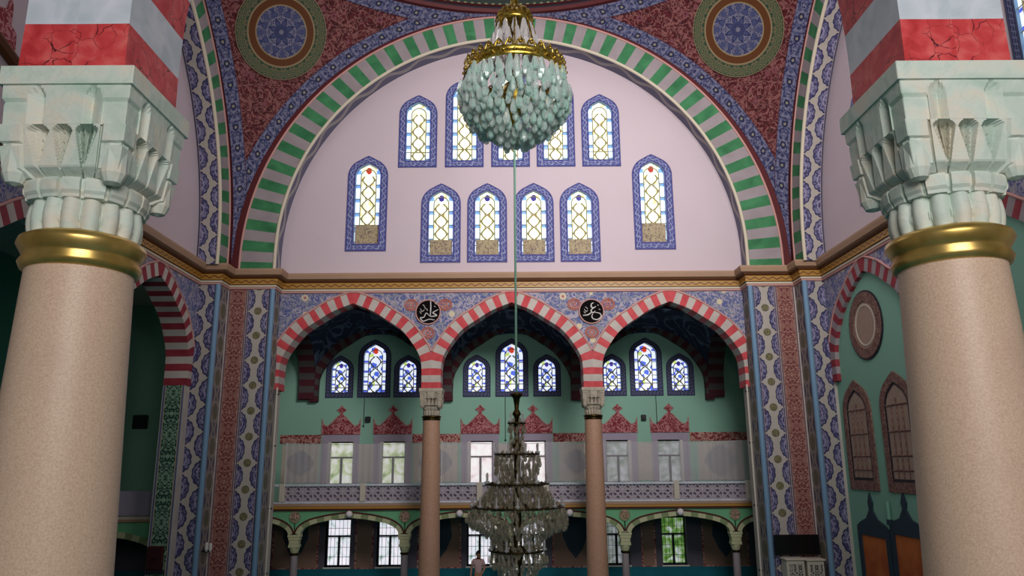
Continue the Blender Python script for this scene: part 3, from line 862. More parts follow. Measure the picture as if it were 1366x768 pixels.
# ------------------------------------------------------------------ columns
def capital_rows(cx, cy, zb, zt, r0, half, n=512):
    # zb..zt; muqarnas in four tiers, square above and round below
    H_ = zt-zb
    T_ = [(0, .22, r0*.97, r0*1.0, .0, 'petal', 16, .045), (.22, .335, r0*1.05, r0*1.10, .25, 'block', 16, .03),
          (.335, .64, half*.86, half*.925, .86, 'star', 12, .12), (.64, .885, half*.94, half*.965, .97, 'panel', 4, .06), (.885, 1., half, half, 1., 'slab', 4, 0)]
    rows = []
    for (t0, t1, s0, s1, q, kind, nn, dep) in T_:
        K = {'petal': 10, 'block': 6, 'star': 30, 'panel': 12, 'slab': 2}[kind]
        for k in range(K+1):
            tt = k/K; row = []
            for i in range(n):
                th = 2*PI*(i+.5)/n; c, s = math.cos(th), math.sin(th)
                base = s0+(s1-s0)*tt
                qq = min(1, q+(0 if kind != 'star' else .2*tt))
                rad = base*((1-qq)+qq/max(abs(c), abs(s)))
                ph = (th/(2*PI)*nn) % 1; fz = abs(2*ph-1)      # 0 at the middle of a cell
                dd = 0
                if kind == 'petal':
                    dd = dep*(fz**2.2) + .02*max(0, 1-abs(tt-.45)*6)*(fz > .86)*-1
                    dd -= .018*math.sin(PI*tt)
                elif kind == 'block':
                    dd = dep if fz > .82 else 0
                    if tt < .18 or tt > .85: dd += .012
                elif kind == 'star':
                    side = ((th+PI/4) % (PI/2))/(PI/2)          # 0..1 along one face
                    e = abs(2*side-1)
                    if e < .70:
                        p3 = (side-.15)/.70*3 % 1; f3 = abs(2*p3-1)
                        ar = 1-.16*f3**2
                        wd = .06+.94*((tt-.12)/.88) if tt > .12 else .06
                        g = f3/wd
                        if g < 1 and tt < ar:
                            # folded fan: deep at the middle fold, with two ridges
                            fold = 1-abs(((g*1.5) % 1)*2-1) if g > .3333 else 1-g*3*.0-abs(g*3-0)*.9
                            dd = dep*(.4+.6*tt)*(.35+.65*fold)*(1 if g < .75 else (1-g)/.25)
                        elif tt >= ar: dd = -.004
                    else:
                        dd = -.01
                        if abs(tt-.62) < .03: dd = .012
                        if abs(e-.70) < .04: dd = .03
                        if tt < .12: dd = .05*(.12-tt)/.12
                    if e < .72 and tt < .18: dd += .08*(1-tt/.18)
                elif kind == 'panel':
                    side = ((th+PI/4) % (PI/2))/(PI/2)
                    for p in (.24, .76):
                        g = abs(side-p)/.075
                        if g < 1 and tt < 1-.25*g: dd = max(dd, dep*(1-g)*min(1, (1.05-tt)*3))
                    if abs(2*side-1) > .68 and tt > .62: dd = max(dd, -.0)
                    if abs(2*side-1) > .68 and .58 < tt < .66: dd = .018
                    if abs(2*side-1) > .68 and tt <= .58: dd = .012
                rad -= dd*(half/.41)
                row.append((cx+rad*c, cy+rad*s, zb+H_*(t0+(t1-t0)*tt)))
            rows.append(row)
    return rows
def column(cx, cy, label, shaft_mat, ring_mat, cap_mat, shaft, ring, cap, group=None, base=True):
    t = thing('arcade_column', label, 'column', (cx, cy, 0), group)
    mb = MB(); mb.lathe(cx, cy, shaft, 48); mb.build('shaft', shaft_mat, t, smooth=True)
    mb = MB(); mb.lathe(cx, cy, ring, 48, cap=False); mb.build('collar', ring_mat, t, smooth=True)
    mb = MB(); rows = capital_rows(cx, cy, *cap); mb.grid(rows, m=0, closed=True); mb.face(rows[-1]); mb.face(rows[0][::-1])
    half, zb, zt = cap[3], cap[0], cap[1]
    for a in (1, 3, 5, 7):
        rr = half*.86*1.28; an = a*PI/4; zz = zb+(zt-zb)*.335
        mb.lathe(cx+rr*math.cos(an)*.93, cy+rr*math.sin(an)*.93, [(.004, zz-.05), (.05*half/.41, zz-.035), (.075*half/.41, zz+.02), (.075*half/.41, zz+.2)], 12, cap=False)
    mb.build('capital', cap_mat, t, merge=True)
    if base:
        mb = MB(); b = shaft[0][0]
        mb.lathe(cx, cy, [(b*1.5, .0), (b*1.5, .12), (b*1.35, .2), (b*1.25, .32), (b*1.05, .36)], 32); mb.build('base', cap_mat, t)
COLR = lambda z0, z1, r: [(r*.9, z0), (r*1.02, z0+.012), (r*1.07, z0+(z1-z0)*.22), (r*1.0, z0+(z1-z0)*.4), (r*1.03, z0+(z1-z0)*.46), (r*1.13, z0+(z1-z0)*.7), (r*1.10, z0+(z1-z0)*.86), (r*.98, z1-.01), (r*.9, z1)]
for sx, lab in ((-1, 'big near granite column with brass collar and pale muqarnas capital, at the left'), (1, 'big near granite column with brass collar and pale muqarnas capital, at the right')):
    column(sx*2.75, 4.59, lab, 'granite', 'brass', 'capital stone', [(.40, 0), (.395, 3.5), (.36, 4.6), (.325, 5.6), (.305, 6.2)], COLR(6.15, 6.38, .325), (6.34, 7.38, .315, .41))
for sx, lab in ((-1, 'slim rose column of the far arcade, left of the great hanging chandelier'), (1, 'slim rose column of the far arcade, right of the great hanging chandelier')):
    column(sx*2.75, 25.85, lab, 'rose stone', 'dark brass', 'arcade stone', [(.37, 0), (.33, 3.), (.285, 6.36)], COLR(6.33, 6.5, .30), (6.48, 7.40, .28, .40))
# near arcade the camera looks under
striped = ['red marble', 'white marble']
TN = T_back(4.25)
arcade(TN, [(-5.5, 'near red and white marble arch springing from the left column towards the left edge'),
            (0, 'near red and white marble arch springing overhead between the two big columns'),
            (5.5, 'near red and white marble arch springing from the right column towards the right edge')], .68, striped, 'near marble arches', False, zt=None, nv=27)
# ------------------------------------------------------------------ far gallery
TG = T_back(31.0); TF = T_back(28.0)
gh = []
lw = []
bays = ['left', 'middle', 'right']
for b, trio in enumerate(((-7.1, -5.68, -4.3), (-1.45, 0, 1.45), (4.15, 5.55, 6.95))):
    for k, cx in enumerate(trio):
        big = k == 1
        lab = ('tall blue stained glass window with red rose, centre of the three through the %s far arch' % bays[b]) if big else \
              ('small blue stained glass window, %s of the three through the %s far arch' % (('left', '', 'right')[k], bays[b]))
        gh.append(stained_window(TG, cx, 7.55, 1.36 if big else 1.14, 2.42 if big else 1.75, .22, lab, glass='blue stained glass', depth=.2, border='slate border', ruby='ruby glass' if big else 'violet glass'))
RX = [-6.95, -4.85, -1.3, .85, 4.3, 6.4]
names = ['first from the left pier', 'second from the left pier, beside the slim column', 'left of the great chandelier', 'half behind the great chandelier', 'just right of the right slim column', 'last before the right pier']
gl = ['leafy daylight', 'leafy daylight', 'bright daylight', 'bright daylight', 'dim daylight', 'dim daylight']
for cx, nm_, g in zip(RX, names, gl):
    gh.append(sash_window(TG, cx, 4.1, 1.02, 1.68, 'upper gallery sash window behind the net, ' + nm_, g, surround=True))
gl = ['pale daylight', 'pale daylight', 'pale daylight', 'pale daylight', 'dim daylight', 'green daylight']
for cx, nm_, g in zip([-6.9, -4.87, -1.32, .8, 4.1, 6.36], names, gl):
    lw.append(sash_window(TG, cx, .98, .97, 1.8, 'ground floor barred window under the gallery, ' + nm_, g, bars=True))
mb = MB(); plate(mb, TG, [(-16.5, 3.3), (10.4, 3.3), (10.4, 11.5), (-16.5, 11.5)], gh, 0, .65); struct(mb.build('wall_back_gallery', 'pale mint plaster'))
mb = MB(); plate(mb, TG, [(-16.5, 0), (10.4, 0), (10.4, 3.3), (-16.5, 3.3)], lw, 0, .65); struct(mb.build('wall_back_lower', 'dark panel'))
mb = MB(); mb.box(-16, 10.3, 30.94, 31.0, 0, .86); mb.box(-16, 10.3, 30.92, 31.0, .86, .92); struct(mb.build('baseboard_back', 'teal dado'))
mb = MB(); mb.box(9.9, 10.4, 26.2, 31.3, 0, 11.5); struct(mb.build('wall_right_gallery', 'mint plaster'))
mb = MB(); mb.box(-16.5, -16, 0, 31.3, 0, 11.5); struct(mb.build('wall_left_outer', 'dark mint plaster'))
mb = MB(); mb.box(-16.5, 10.4, 26.2, 31.3, 11.5, 11.7); mb.box(-16.5, -11.0, 0, 26.2, 11.5, 11.7); struct(mb.build('trim_4', 'cream plaster'))
# transverse arches and the wall arches behind
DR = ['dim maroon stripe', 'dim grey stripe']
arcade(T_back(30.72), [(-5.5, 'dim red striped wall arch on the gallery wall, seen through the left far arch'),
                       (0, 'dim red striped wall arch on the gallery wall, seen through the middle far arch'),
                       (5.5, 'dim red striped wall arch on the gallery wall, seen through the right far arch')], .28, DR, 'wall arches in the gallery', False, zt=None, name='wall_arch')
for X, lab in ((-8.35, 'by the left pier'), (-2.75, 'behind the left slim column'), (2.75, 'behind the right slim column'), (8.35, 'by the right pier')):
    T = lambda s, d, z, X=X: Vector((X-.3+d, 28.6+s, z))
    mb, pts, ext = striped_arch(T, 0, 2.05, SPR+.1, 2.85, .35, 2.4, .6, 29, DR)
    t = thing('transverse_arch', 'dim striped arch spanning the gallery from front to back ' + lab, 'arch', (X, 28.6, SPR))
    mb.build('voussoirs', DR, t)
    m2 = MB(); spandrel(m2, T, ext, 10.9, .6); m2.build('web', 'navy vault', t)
for i, bxx in enumerate((-5.5, 0, 5.5)):
    R_ = 3.62; z0 = 8.2
    rows, uvs = [], []
    for j in range(21):
        y = -2.4+4.8*j/20; r, uv = [], []
        for k in range(21):
            x = -2.55+5.1*k/20; r.append((bxx+x, 28.5+y, z0+math.sqrt(max(.01, R_*R_-x*x-y*y))-.75)); uv.append((x, y))
        rows.append(r); uvs.append(uv)
    mb = MB(); mb.grid(rows, uvs); o = mb.build('ceiling_%s' % bays[i], 'navy vault', smooth=True); struct(o)
# gallery floor, fascia, balustrade
mb = MB(); mb.box(-16, 9.9, 28.0, 31, 3.30, 3.5); struct(mb.build('floor_gallery', 'cream plaster'))
mb = MB(); mb.box(-16, 9.9, 27.9, 28.0, 3.30, 3.36, 0); mb.box(-16, 9.9, 27.86, 28.0, 3.36, 3.45, 1); mb.box(-16, 9.9, 27.84, 28.0, 3.45, 3.53, 2)
struct(mb.build('trim_5', ['maroon line', 'gilt band', 'tan moulding']))
posts = [-8.3, -5.4, -3.0, -1.2, 1.2, 3.0, 5.9, 8.5]
t = thing('balustrade', 'pale carved stone balustrade along the far gallery', 'balustrade', (0, 28, 3.53))
mb = MB(); mb.bevbox(-8.6, 8.8, 27.9, 28.1, 4.13, 4.22, .02); mb.build('handrail', 'white marble', t)
mb = MB(); mb.bevbox(-8.6, 8.8, 27.9, 28.1, 3.53, 3.6, .02); mb.build('plinth', 'white marble', t)
for x in posts:
    mb = MB(); mb.bevbox(x-.1, x+.1, 27.88, 28.12, 3.6, 4.24, .015); mb.build('post', 'cream plaster', t)
for a, b in zip(posts, posts[1:]):
    mb = MB(); mb.box(a+.1, b-.1, 27.97, 28.03, 3.6, 4.13); mb.build('lattice_panel', 'marble lattice', t)
    mb = MB(); mb.box(a+.1, b-.1, 28.09, 28.10, 3.6, 4.13); mb.build('backing_cloth', 'lilac surround', t)
for a, b, lab in ((-8.3, -3.0, 'sheer white net above the balustrade, left bay'), (-2.6, 2.6, 'sheer white net above the balustrade, middle bay behind the great chandelier'), (3.0, 8.7, 'sheer white net above the balustrade, right bay')):
    t = thing('net_screen', lab, 'net', ((a+b)/2, 28.16, 4.2))
    rows, uvs = [], []
    for j in range(5):
        z = 4.24+1.42*j/4
        rows.append([(a+(b-a)*i/80, 28.16+.025*math.sin(i*1.7)+.01*math.sin(i*.6+j), z-.05*math.sin(PI*i/80)*(j/4)) for i in range(81)])
    mb = MB(); mb.grid(rows); mb.build('netting', 'sheer net', t, smooth=True)
    mb = MB(); mb.tube([p for p in rows[-1]], .012, 4); mb.build('top_cord', 'white paint', t)
    for x in (a, b):
        mb = MB(); mb.tube([(x, 28.16, 4.22), (x, 28.16, 5.72)], .018, 6); mb.build('support_pole', 'white paint', t)
# crown crests over the gallery windows
def crest(cx, lab):
    w = .78; z = 6.07
    R_ = [(w, 0), (w, .62), (w-.06, .42), (w-.14, .36), (w-.24, .34), (.34, .52), (.2, .68), (.07, .78), (.05, .88), (.2, .98), (.08, 1.06), (0, 1.16)]
    pts = [(cx-x, z+q) for x, q in R_] + [(cx+x, z+q) for x, q in R_[::-1][1:]]
    t = thing('crown_crest', lab, 'crest', (cx, 31, z))
    mb = MB(); plate(mb, TG, pts[::-1], [], -.05, 0); mb.build('panel', 'crest painting', t)
    mb = MB(); mb.tube([TG(x, -.05, q) for x, q in pts], .016, 4); mb.build('outline', 'pink line', t)
for cx, nm_ in zip(RX, names): crest(cx, 'crimson crown-shaped crest above the gallery window ' + nm_)
mb = MB()
for x0, x1 in ((-9.4, -7.75), (-4.05, -2.1), (1.65, 3.5), (7.2, 9.7)): plate(mb, TG, [(x0, 5.72), (x1, 5.72), (x1, 6.07), (x0, 6.07)], [], -.03, 0)
struct(mb.build('trim_6', 'frieze painting'), 'crimson frieze between the gallery windows')
for k, (x0, x1, dia) in enumerate(((-9.3, -7.8, True), (-6.2, -5.6, False), (-4.0, -2.2, True), (-.55, .1, False), (1.9, 3.3, True), (5.05, 5.65, False), (7.5, 9.3, True))):
    t = thing('mural', ['cream wall panel with round blue design behind the net, by the left pier', 'narrow cream wall panel between the two left gallery windows', 'cream wall panel behind the left slim column', 'narrow cream wall panel behind the great chandelier', 'cream wall panel with blue diamond left of the right slim column', 'narrow cream wall panel between the two right gallery windows', 'cream wall panel with grey design at the right end of the gallery'][k], 'panel', (0.5*(x0+x1), 31, 4))
    mb = MB(); plate(mb, TG, [(x0, 4.2), (x1, 4.2), (x1, 5.66), (x0, 5.66)], [], -.02, 0); fld = mb.build('field', 'cream plaster', t)
    if dia:
        c = (x0+x1)/2; rr = (x1-x0)*.33
        pts = []
        for i in range(48):
            a = 2*PI*i/48; q = rr*(.82+.18*abs(math.cos(2*a))**.6 + .05*math.cos(8*a)); pts.append((c+q*math.cos(a)*1.1, 4.95+q*math.sin(a)))
        mb = MB(); plate(mb, TG, pts, [], -.03, 0); mb.build('medallion', 'faded blue', fld)
for x, lab in ((-5.87, 'left'), (5.35, 'right')):
    t = thing('wall_speaker', 'small dark wall box between the two crests, %s bay' % lab, 'speaker', (x, 31, 6.6))
    mb = MB(); mb.bevbox(x-.1, x+.1, 30.86, 31, 6.55, 6.78, .015); mb.build('case', 'dark frame', t)
    mb = MB(); mb.lathe(x, 30.86, [(.06, 6.6), (.06, 6.61)], 12); mb.build('cone', 'niche dark', t)
for x, z1, lab in ((-6.05, 6.4, 'left'), (-.28, 5.8, 'middle'), (5.9, 6.45, 'right')):
    mb = MB(); mb.tube([(x, 30.985, 7.53), (x, 30.985, z1)], .014, 4); mb.sphere((x, 30.965, z1), .04, 8)
    tag(mb.build('pull_cord', 'dark frame'), 'thin dark pull cord hanging below the stained glass, %s bay' % lab, 'cord')
# under the gallery
cols = [-7.8, -3.87, .06, 4.0, 7.95]
GS = ['pale stripe', 'olive stripe']
clab = ['by the left pier', 'beside the left slim column', 'behind the great chandelier', 'beside the right slim column', 'by the right pier']
for i, (a, b) in enumerate(zip([-11.7]+cols, cols+[11.9])):
    if i == 5: b = 9.9+2
    c = (a+b)/2; hf = (b-a)/2
    mb, pts, ext = striped_arch(TF, c, hf-.2, 2.46, .58, .19, hf, .3, 15, GS, FLAT, sub=4)
    t = thing('gallery_arch', 'low cream and olive arch under the gallery, ' + ['left of the first small column', 'between the left pier and slim column', 'left of the great chandelier', 'right of the great chandelier', 'between the right slim column and the pier', 'right of the last small column'][i], 'arch', (c, 28, 2.46))
    if i == 5: mb.v = [Vector((min(v.x, 9.9), v.y, v.z)) for v in mb.v]; ext = [(min(x, 9.9), z) for x, z in ext]
    mb.build('voussoirs', GS, t)
    sp = MB(); spandrel(sp, TF, ext, 3.32, .3); sp.build('green_spandrel', 'spandrel green', t)
    line_along(TF, ext, .028, -.04).build('edge_line', 'maroon line', t)
for i, x in enumerate(cols):
    t = thing('gallery_column', 'small grey column carrying the gallery, ' + clab[i], 'column', (x, 28.15, 0))
    mb = MB(); mb.lathe(x, 28.15, [(.2, 0), (.2, .1), (.14, .14), (.135, 1.0), (.125, 1.78)], 20); mb.build('shaft', 'grey stripe', t, smooth=True)
    mb = MB(); mb.lathe(x, 28.15, [(.13, 1.76), (.16, 1.78), (.16, 1.83), (.13, 1.85)], 20); mb.build('collar', 'dark brass', t)
    mb = MB()
    mb.lathe(x, 28.15, [(.13, 1.84), (.17, 1.95), (.19, 2.05)], 16)
    for z0, z1, w in ((2.03, 2.14, .19), (2.14, 2.28, .17), (2.28, 2.38, .2), (2.38, 2.47, .23)): mb.bevbox(x-w, x+w, 28.15-.15-w*.2, 28.15+.15, z0, z1, .015)
    mb.build('capital', 'pale stripe', t)
    t = thing('rosette', 'painted round rosette on the green spandrel above the small column, ' + clab[i], 'rosette', (x, 28, 2.95))
    mb = MB(); plate(mb, TF, oval(x, 3.08, .2, .21, 24), [], -.035, 0); mb.build('disc', 'rosette painting', t)
    mb = MB(); plate(mb, TF, oval(x, 3.08, .2, .21, 24), [oval(x, 3.08, .17, .18, 24)], -.045, -.03); mb.build('rim', 'olive stripe', t)
for i, (a, b) in enumerate(zip(cols, cols[1:])):
    c = (a+b)/2
    t = thing('globe_lamp', 'small white globe lamp on the low arch ' + ['left of the left slim column', 'left of the great chandelier', 'right of the great chandelier', 'right of the right slim column'][i], 'lamp', (c, 27.85, 3.1))
    mb = MB(); mb.sphere((c, 27.84, 3.17), .125, 14); mb.build('globe', 'globe white', t, smooth=True)
    mb = MB(); mb.tube([(c, 27.84, 3.17), (c, 27.98, 3.24)], .05, 8); mb.build('bracket', 'dark brass', t)
for k, (x0, x1, dia, lab) in enumerate(((-6.15, -5.55, False, 'between the two left ground floor windows'), (-3.7, -2.1, True, 'left of the great chandelier'), (1.6, 3.3, True, 'right of the great chandelier'), (5.1, 5.55, False, 'left of the green lit window'), (7.5, 9.2, True, 'at the right end'), (-9.4, -7.7, True, 'by the left pier'))):
    t = thing('mural', 'brown painted wall panel under the gallery, ' + lab, 'panel', ((x0+x1)/2, 31, 1))
    mb = MB(); plate(mb, TG, [(x0, .95), (x1, .95), (x1, 2.9), (x0, 2.9)], [], -.02, 0); fld = mb.build('field', 'brown panel', t)
    mb = MB(); plate(mb, TG, [(x0-.06, .9), (x1+.06, .9), (x1+.06, 2.95), (x0-.06, 2.95)], [[(x0, .96), (x1, .96), (x1, 2.89), (x0, 2.89)]], -.03, 0); mb.build('border', 'frieze painting', t)
    if dia:
        c = (x0+x1)/2
        mb = MB(); plate(mb, TG, [(c, 1.25), (c+.28, 1.6), (c+.5, 2.1), (c+.4, 2.85), (c-.4, 2.85), (c-.5, 2.1), (c-.28, 1.6)], [], -.03, 0); mb.build('diamond', 'niche dark', fld)
# left aisle end: gallery return
TE = T_back(25.6)
mb = MB(); mb.box(-16, -11.0, 25.6, 28.0, 3.1, 3.32); mb.box(-16, -11.0, 25.52, 25.6, 3.12, 3.2, 1); struct(mb.build('trim_7', ['cream plaster', 'tan moulding']))
mb = MB(); mb.box(-16, -11.0, 25.6, 25.7, 3.3, 4.1); tag(mb.build('balustrade', 'lilac surround'), 'dim balustrade of the left side gallery, seen beside the big left column', 'balustrade')
mb, pts, ext = striped_arch(TE, -13.0, 1.5, 1.9, .75, .19, 1.9, .3, 15, GS, FLAT, sub=4)
t = thing('gallery_arch', 'dim low arch under the left side gallery, beside the big left column', 'arch', (-13, 25.6, 1.9)); mb.build('voussoirs', GS, t)
sp = MB(); spandrel(sp, TE, ext, 3.12, .3); sp.build('green_spandrel', 'spandrel green', t)
x_, z_ = -15.1, 6.6
t = thing('wall_speaker', 'dark square wall box in the dim left aisle, right of the big left column', 'speaker', (x_, 31, 6.4))
mb = MB(); mb.bevbox(x_-.28, x_+.28, 30.8, 31, 6.35, 6.9, .02); mb.build('case', 'dark frame', t)

# ------------------------------------------------------------------ roundels with calligraphy
def roundel(cx, cz, r, strokes, lab):
    t = thing('calligraphy_roundel', lab, 'roundel', (cx, 25.5, cz-r))
    mb = MB(); plate(mb, TB, oval(cx, cz, r, r, 48), [], -.05, .02); dk = mb.build('disc', 'black paint', t)
    mb = MB(); mb.tube([TB(x, -.05, z) for x, z in oval(cx, cz, r*1.02, r*1.02, 48)], .022, 6, closed=True); mb.build('rim', 'pink line', dk)
    mb = MB()
    for s in strokes:
        w = s[0]; p = catmull(s[1], 8) if len(s[1]) > 2 else s[1]
        n = len(p); mb.tube([TB(cx+x*r, -.055, cz+z*r) for x, z in p], [w*r*(.55+.45*math.sin(PI*(i+.5)/n)) for i in range(n)], 6)
    mb.build('lettering', 'white paint', dk)
    # orange leaf sprays either side and below
    for k, (ox, oz, sx) in enumerate(((-1.42, .62, 1), (1.42, .62, -1), (0, -1.75, 0))):
        mb = MB()
        for q in range(9):
            a = 2*PI*q/9; c0 = (cx+ox*r+.3*r*math.cos(a), cz+oz*r+.34*r*math.sin(a))
            mb.tube([TB(cx+ox*r+.1*r*math.cos(a), -.0, cz+oz*r+.1*r*math.sin(a)), TB(c0[0], -.0, c0[1])], [.028, .014], 5)
        for q in range(2):
            mb.tube([TB(cx+ox*r+(.42*r+.05*q)*math.cos(a*PI/12)*1.0, -.015, cz+oz*r+(.36*r+.05*q)*math.sin(a*PI/12)) for a in range(25)], .018, 4)
        mb.build('leaf_spray', 'leaf orange', t)
mk('leaf orange', '#c97a66', .6)
ALI = [(.055, [(.2, .95), (.22, .4), (.2, -.28)]), (.055, [(.85, .2), (.5, .02), (.42, -.1), (.72, -.3), (.3, -.38), (.1, -.3)]), (.05, [(.1, -.3), (-.15, -.1), (-.35, -.45), (-.62, -.5), (-.4, -.78), (.1, -.62), (.55, -.68)]),
       (.03, [(-.65, .3), (-.5, .05), (-.3, .2)]), (.03, [(-.7, .05), (-.55, -.15)]), (.03, [(-.3, .45), (-.2, .25)]), (.035, [(-.45, .62), (-.3, .5)]), (.03, [(.5, .5), (.62, .42)]), (.03, [(-.12, .3), (-.05, .1)]), (.03, [(.55, .75), (.68, .66)])]
OMR = [(.055, [(.2, .72), (.02, .62), (.0, .36), (.2, .3), (.38, .42)]), (.055, [(.2, .3), (-.02, .1), (.02, -.08), (.2, -.1), (.3, .02)]), (.055, [(.02, -.08), (-.3, -.3), (-.72, -.34)]),
       (.055, [(.3, -.1), (.7, -.2), (.78, -.48), (.5, -.7), (.15, -.66), (.02, -.45), (.1, -.2)]), (.03, [(-.6, .2), (-.45, -.02), (-.3, .1)]), (.03, [(-.65, -.02), (-.5, -.16)]), (.03, [(-.4, .3), (-.3, .2)]), (.03, [(.5, .55), (.62, .48)]), (.03, [(.62, .2), (.72, .12)]), (.03, [(-.5, .38), (-.42, .3)])]
c1, c2 = at(571, 416, 25.45), at(789, 415, 25.45)
roundel(c1.x, c1.z, .415, ALI, 'black roundel with white calligraphy, left of the middle far arch')
roundel(c2.x, c2.z, .415, OMR, 'black roundel with white calligraphy, right of the middle far arch')
# ------------------------------------------------------------------ chandeliers
def drop_mesh(name, L, w, mat):
    mb = MB(); mb.lathe(0, 0, [(.0005, 0), (w*.22, -L*.12), (w*.34, -L*.35), (w*.5, -L*.68), (w*.33, -L*.9), (.0005, -L)], 6, cap=False)
    me = bpy.data.meshes.new(name); me.from_pydata(mb.v, [], mb.f); me.materials.append(MATS[mat]); return me
def hang(t, name, me, spots, loc, limit=100):
    # spots: (x, y, z, yaw, scale); the ones nearest the camera become parts, the rest one mass
    spots = sorted(spots, key=lambda s: (Vector((s[0], s[1], s[2]))-CC).length)
    proto = None
    for s in spots[:limit]:
        if proto is None:
            o = bpy.data.objects.new(name, me); COL.objects.link(o); proto = o
        else:
            o = proto.copy(); COL.objects.link(o)
        o.parent = t; o.location = Vector(s[:3])-loc; o.rotation_euler = (0, 0, s[3]); o.scale = (s[4],)*3
    if len(spots) > limit:
        vs, fs = [], []
        mv = [v.co.copy() for v in me.vertices]; mf = [list(p.vertices) for p in me.polygons]
        for s in spots[limit:]:
            b = len(vs); c, n = math.cos(s[3]), math.sin(s[3])
            vs += [Vector((s[0]+(v.x*c-v.y*n)*s[4], s[1]+(v.x*n+v.y*c)*s[4], s[2]+v.z*s[4]))-loc for v in mv]
            fs += [[b+i for i in f_] for f_ in mf]
        m2 = bpy.data.meshes.new(name+'_mass'); m2.from_pydata(vs, [], fs); m2.materials.append(me.materials[0])
        o = bpy.data.objects.new(name+'_mass', m2); COL.objects.link(o); o.parent = t; o['kind'] = 'stuff'
def ring_spots(cx, cy, prof, pitch, jit=.0, sc=1.):
    out = []
    for j, (r, z) in enumerate(prof):
        n = max(3, int(2*PI*r/pitch))
        for i in range(n):
            a = 2*PI*(i+.5*(j % 2))/n+random.uniform(-jit, jit)
            rr = r*(1+random.uniform(-jit, jit)); out.append((cx+rr*math.cos(a), cy+rr*math.sin(a), z+random.uniform(-jit, jit)*.15, random.uniform(0, 2), sc*random.uniform(.85, 1.15)))
    return out
# crystal chandelier under the near arch
cx, cy = .0, 4.6
loc = Vector((cx, cy, 7.0))
t = thing('crystal_chandelier', 'basket chandelier of pale aqua crystals with gilt crown, hanging before the tympanum windows', 'chandelier', loc)
mb = MB(); mb.tube([(cx, cy, 10.4), (cx, cy, 8.0)], .012, 8); mb.build('suspension_rod', 'gilt', t)
mb = MB(); mb.lathe(cx, cy, [(.012, 8.12), (.03, 8.08), (.02, 8.04), (.05, 8.0), (.09, 7.985), (.10, 7.96), (.125, 7.93), (.13, 7.90), (.118, 7.895)], 32)
for i in range(16):
    a = 2*PI*i/16; mb.tube([(cx+.125*math.cos(a), cy+.125*math.sin(a), 7.93), (cx+.105*math.cos(a), cy+.105*math.sin(a), 7.99), (cx+.05*math.cos(a), cy+.05*math.sin(a), 8.03)], [.012, .01, .006], 5)
mb.build('crown', 'gilt', t, smooth=True)
mb = MB(); mb.lathe(cx, cy, [(.335, 7.49), (.345, 7.495), (.34, 7.52), (.335, 7.54), (.345, 7.555), (.325, 7.565)], 48, cap=False)
for i in range(30):
    a = 2*PI*i/30
    mb.tube([(cx+.335*math.cos(a+d), cy+.335*math.sin(a+d), 7.555+h) for d, h in ((-.09, 0), (-.05, .035), (0, .055), (.05, .035), (.09, 0))], .007, 5)
    mb.sphere((cx+.337*math.cos(a), cy+.337*math.sin(a), 7.58), .014, 6)
    mb.sphere((cx+.345*math.cos(a+.1), cy+.345*math.sin(a+.1), 7.525), .012, 6)
for i in range(8):
    a = 2*PI*i/8; mb.tube([(cx+.12*math.cos(a), cy+.12*math.sin(a), 7.92), (cx+.17*math.cos(a), cy+.17*math.sin(a), 7.70), (cx+.33*math.cos(a), cy+.33*math.sin(a), 7.55)], .007, 5)
mb.build('gilt_ring', 'gilt', t, smooth=True)
mb = MB(); mb.lathe(cx, cy, [(.02, 7.9), (.02, 7.5), (.07, 7.45), (.09, 7.38), (.05, 7.3), (.03, 7.2), (.01, 7.12)], 20)
for i in range(6):
    a = 2*PI*i/6; mb.tube([(cx+.05*math.cos(a), cy+.05*math.sin(a), 7.38), (cx+.16*math.cos(a), cy+.16*math.sin(a), 7.33), (cx+.2*math.cos(a), cy+.2*math.sin(a), 7.4)], .01, 5)
    mb.sphere((cx+.2*math.cos(a), cy+.2*math.sin(a), 7.43), .025, 8)
mb.build('inner_stem', 'gilt', t, smooth=True)
me = drop_mesh('crystal_drop', .11, .05, 'aqua crystal')
prof = [(.335, 7.585), (.35, 7.54), (.358, 7.49), (.352, 7.44), (.34, 7.39), (.322, 7.345), (.296, 7.30), (.26, 7.255), (.22, 7.21), (.17, 7.17), (.11, 7.135), (.05, 7.11)]
prof = [(r, 7.11+(z-7.11)*.84) for r, z in prof]
sp = ring_spots(cx, cy, prof, .056, .045)
hang(t, 'crystal_drop', me, sp, loc, 98)
me = drop_mesh('crown_drop', .15, .06, 'clear crystal')
hang(t, 'crown_drop', me, ring_spots(cx, cy, [(.12, 7.9), (.15, 7.82), (.17, 7.74)], .06, .02), loc)
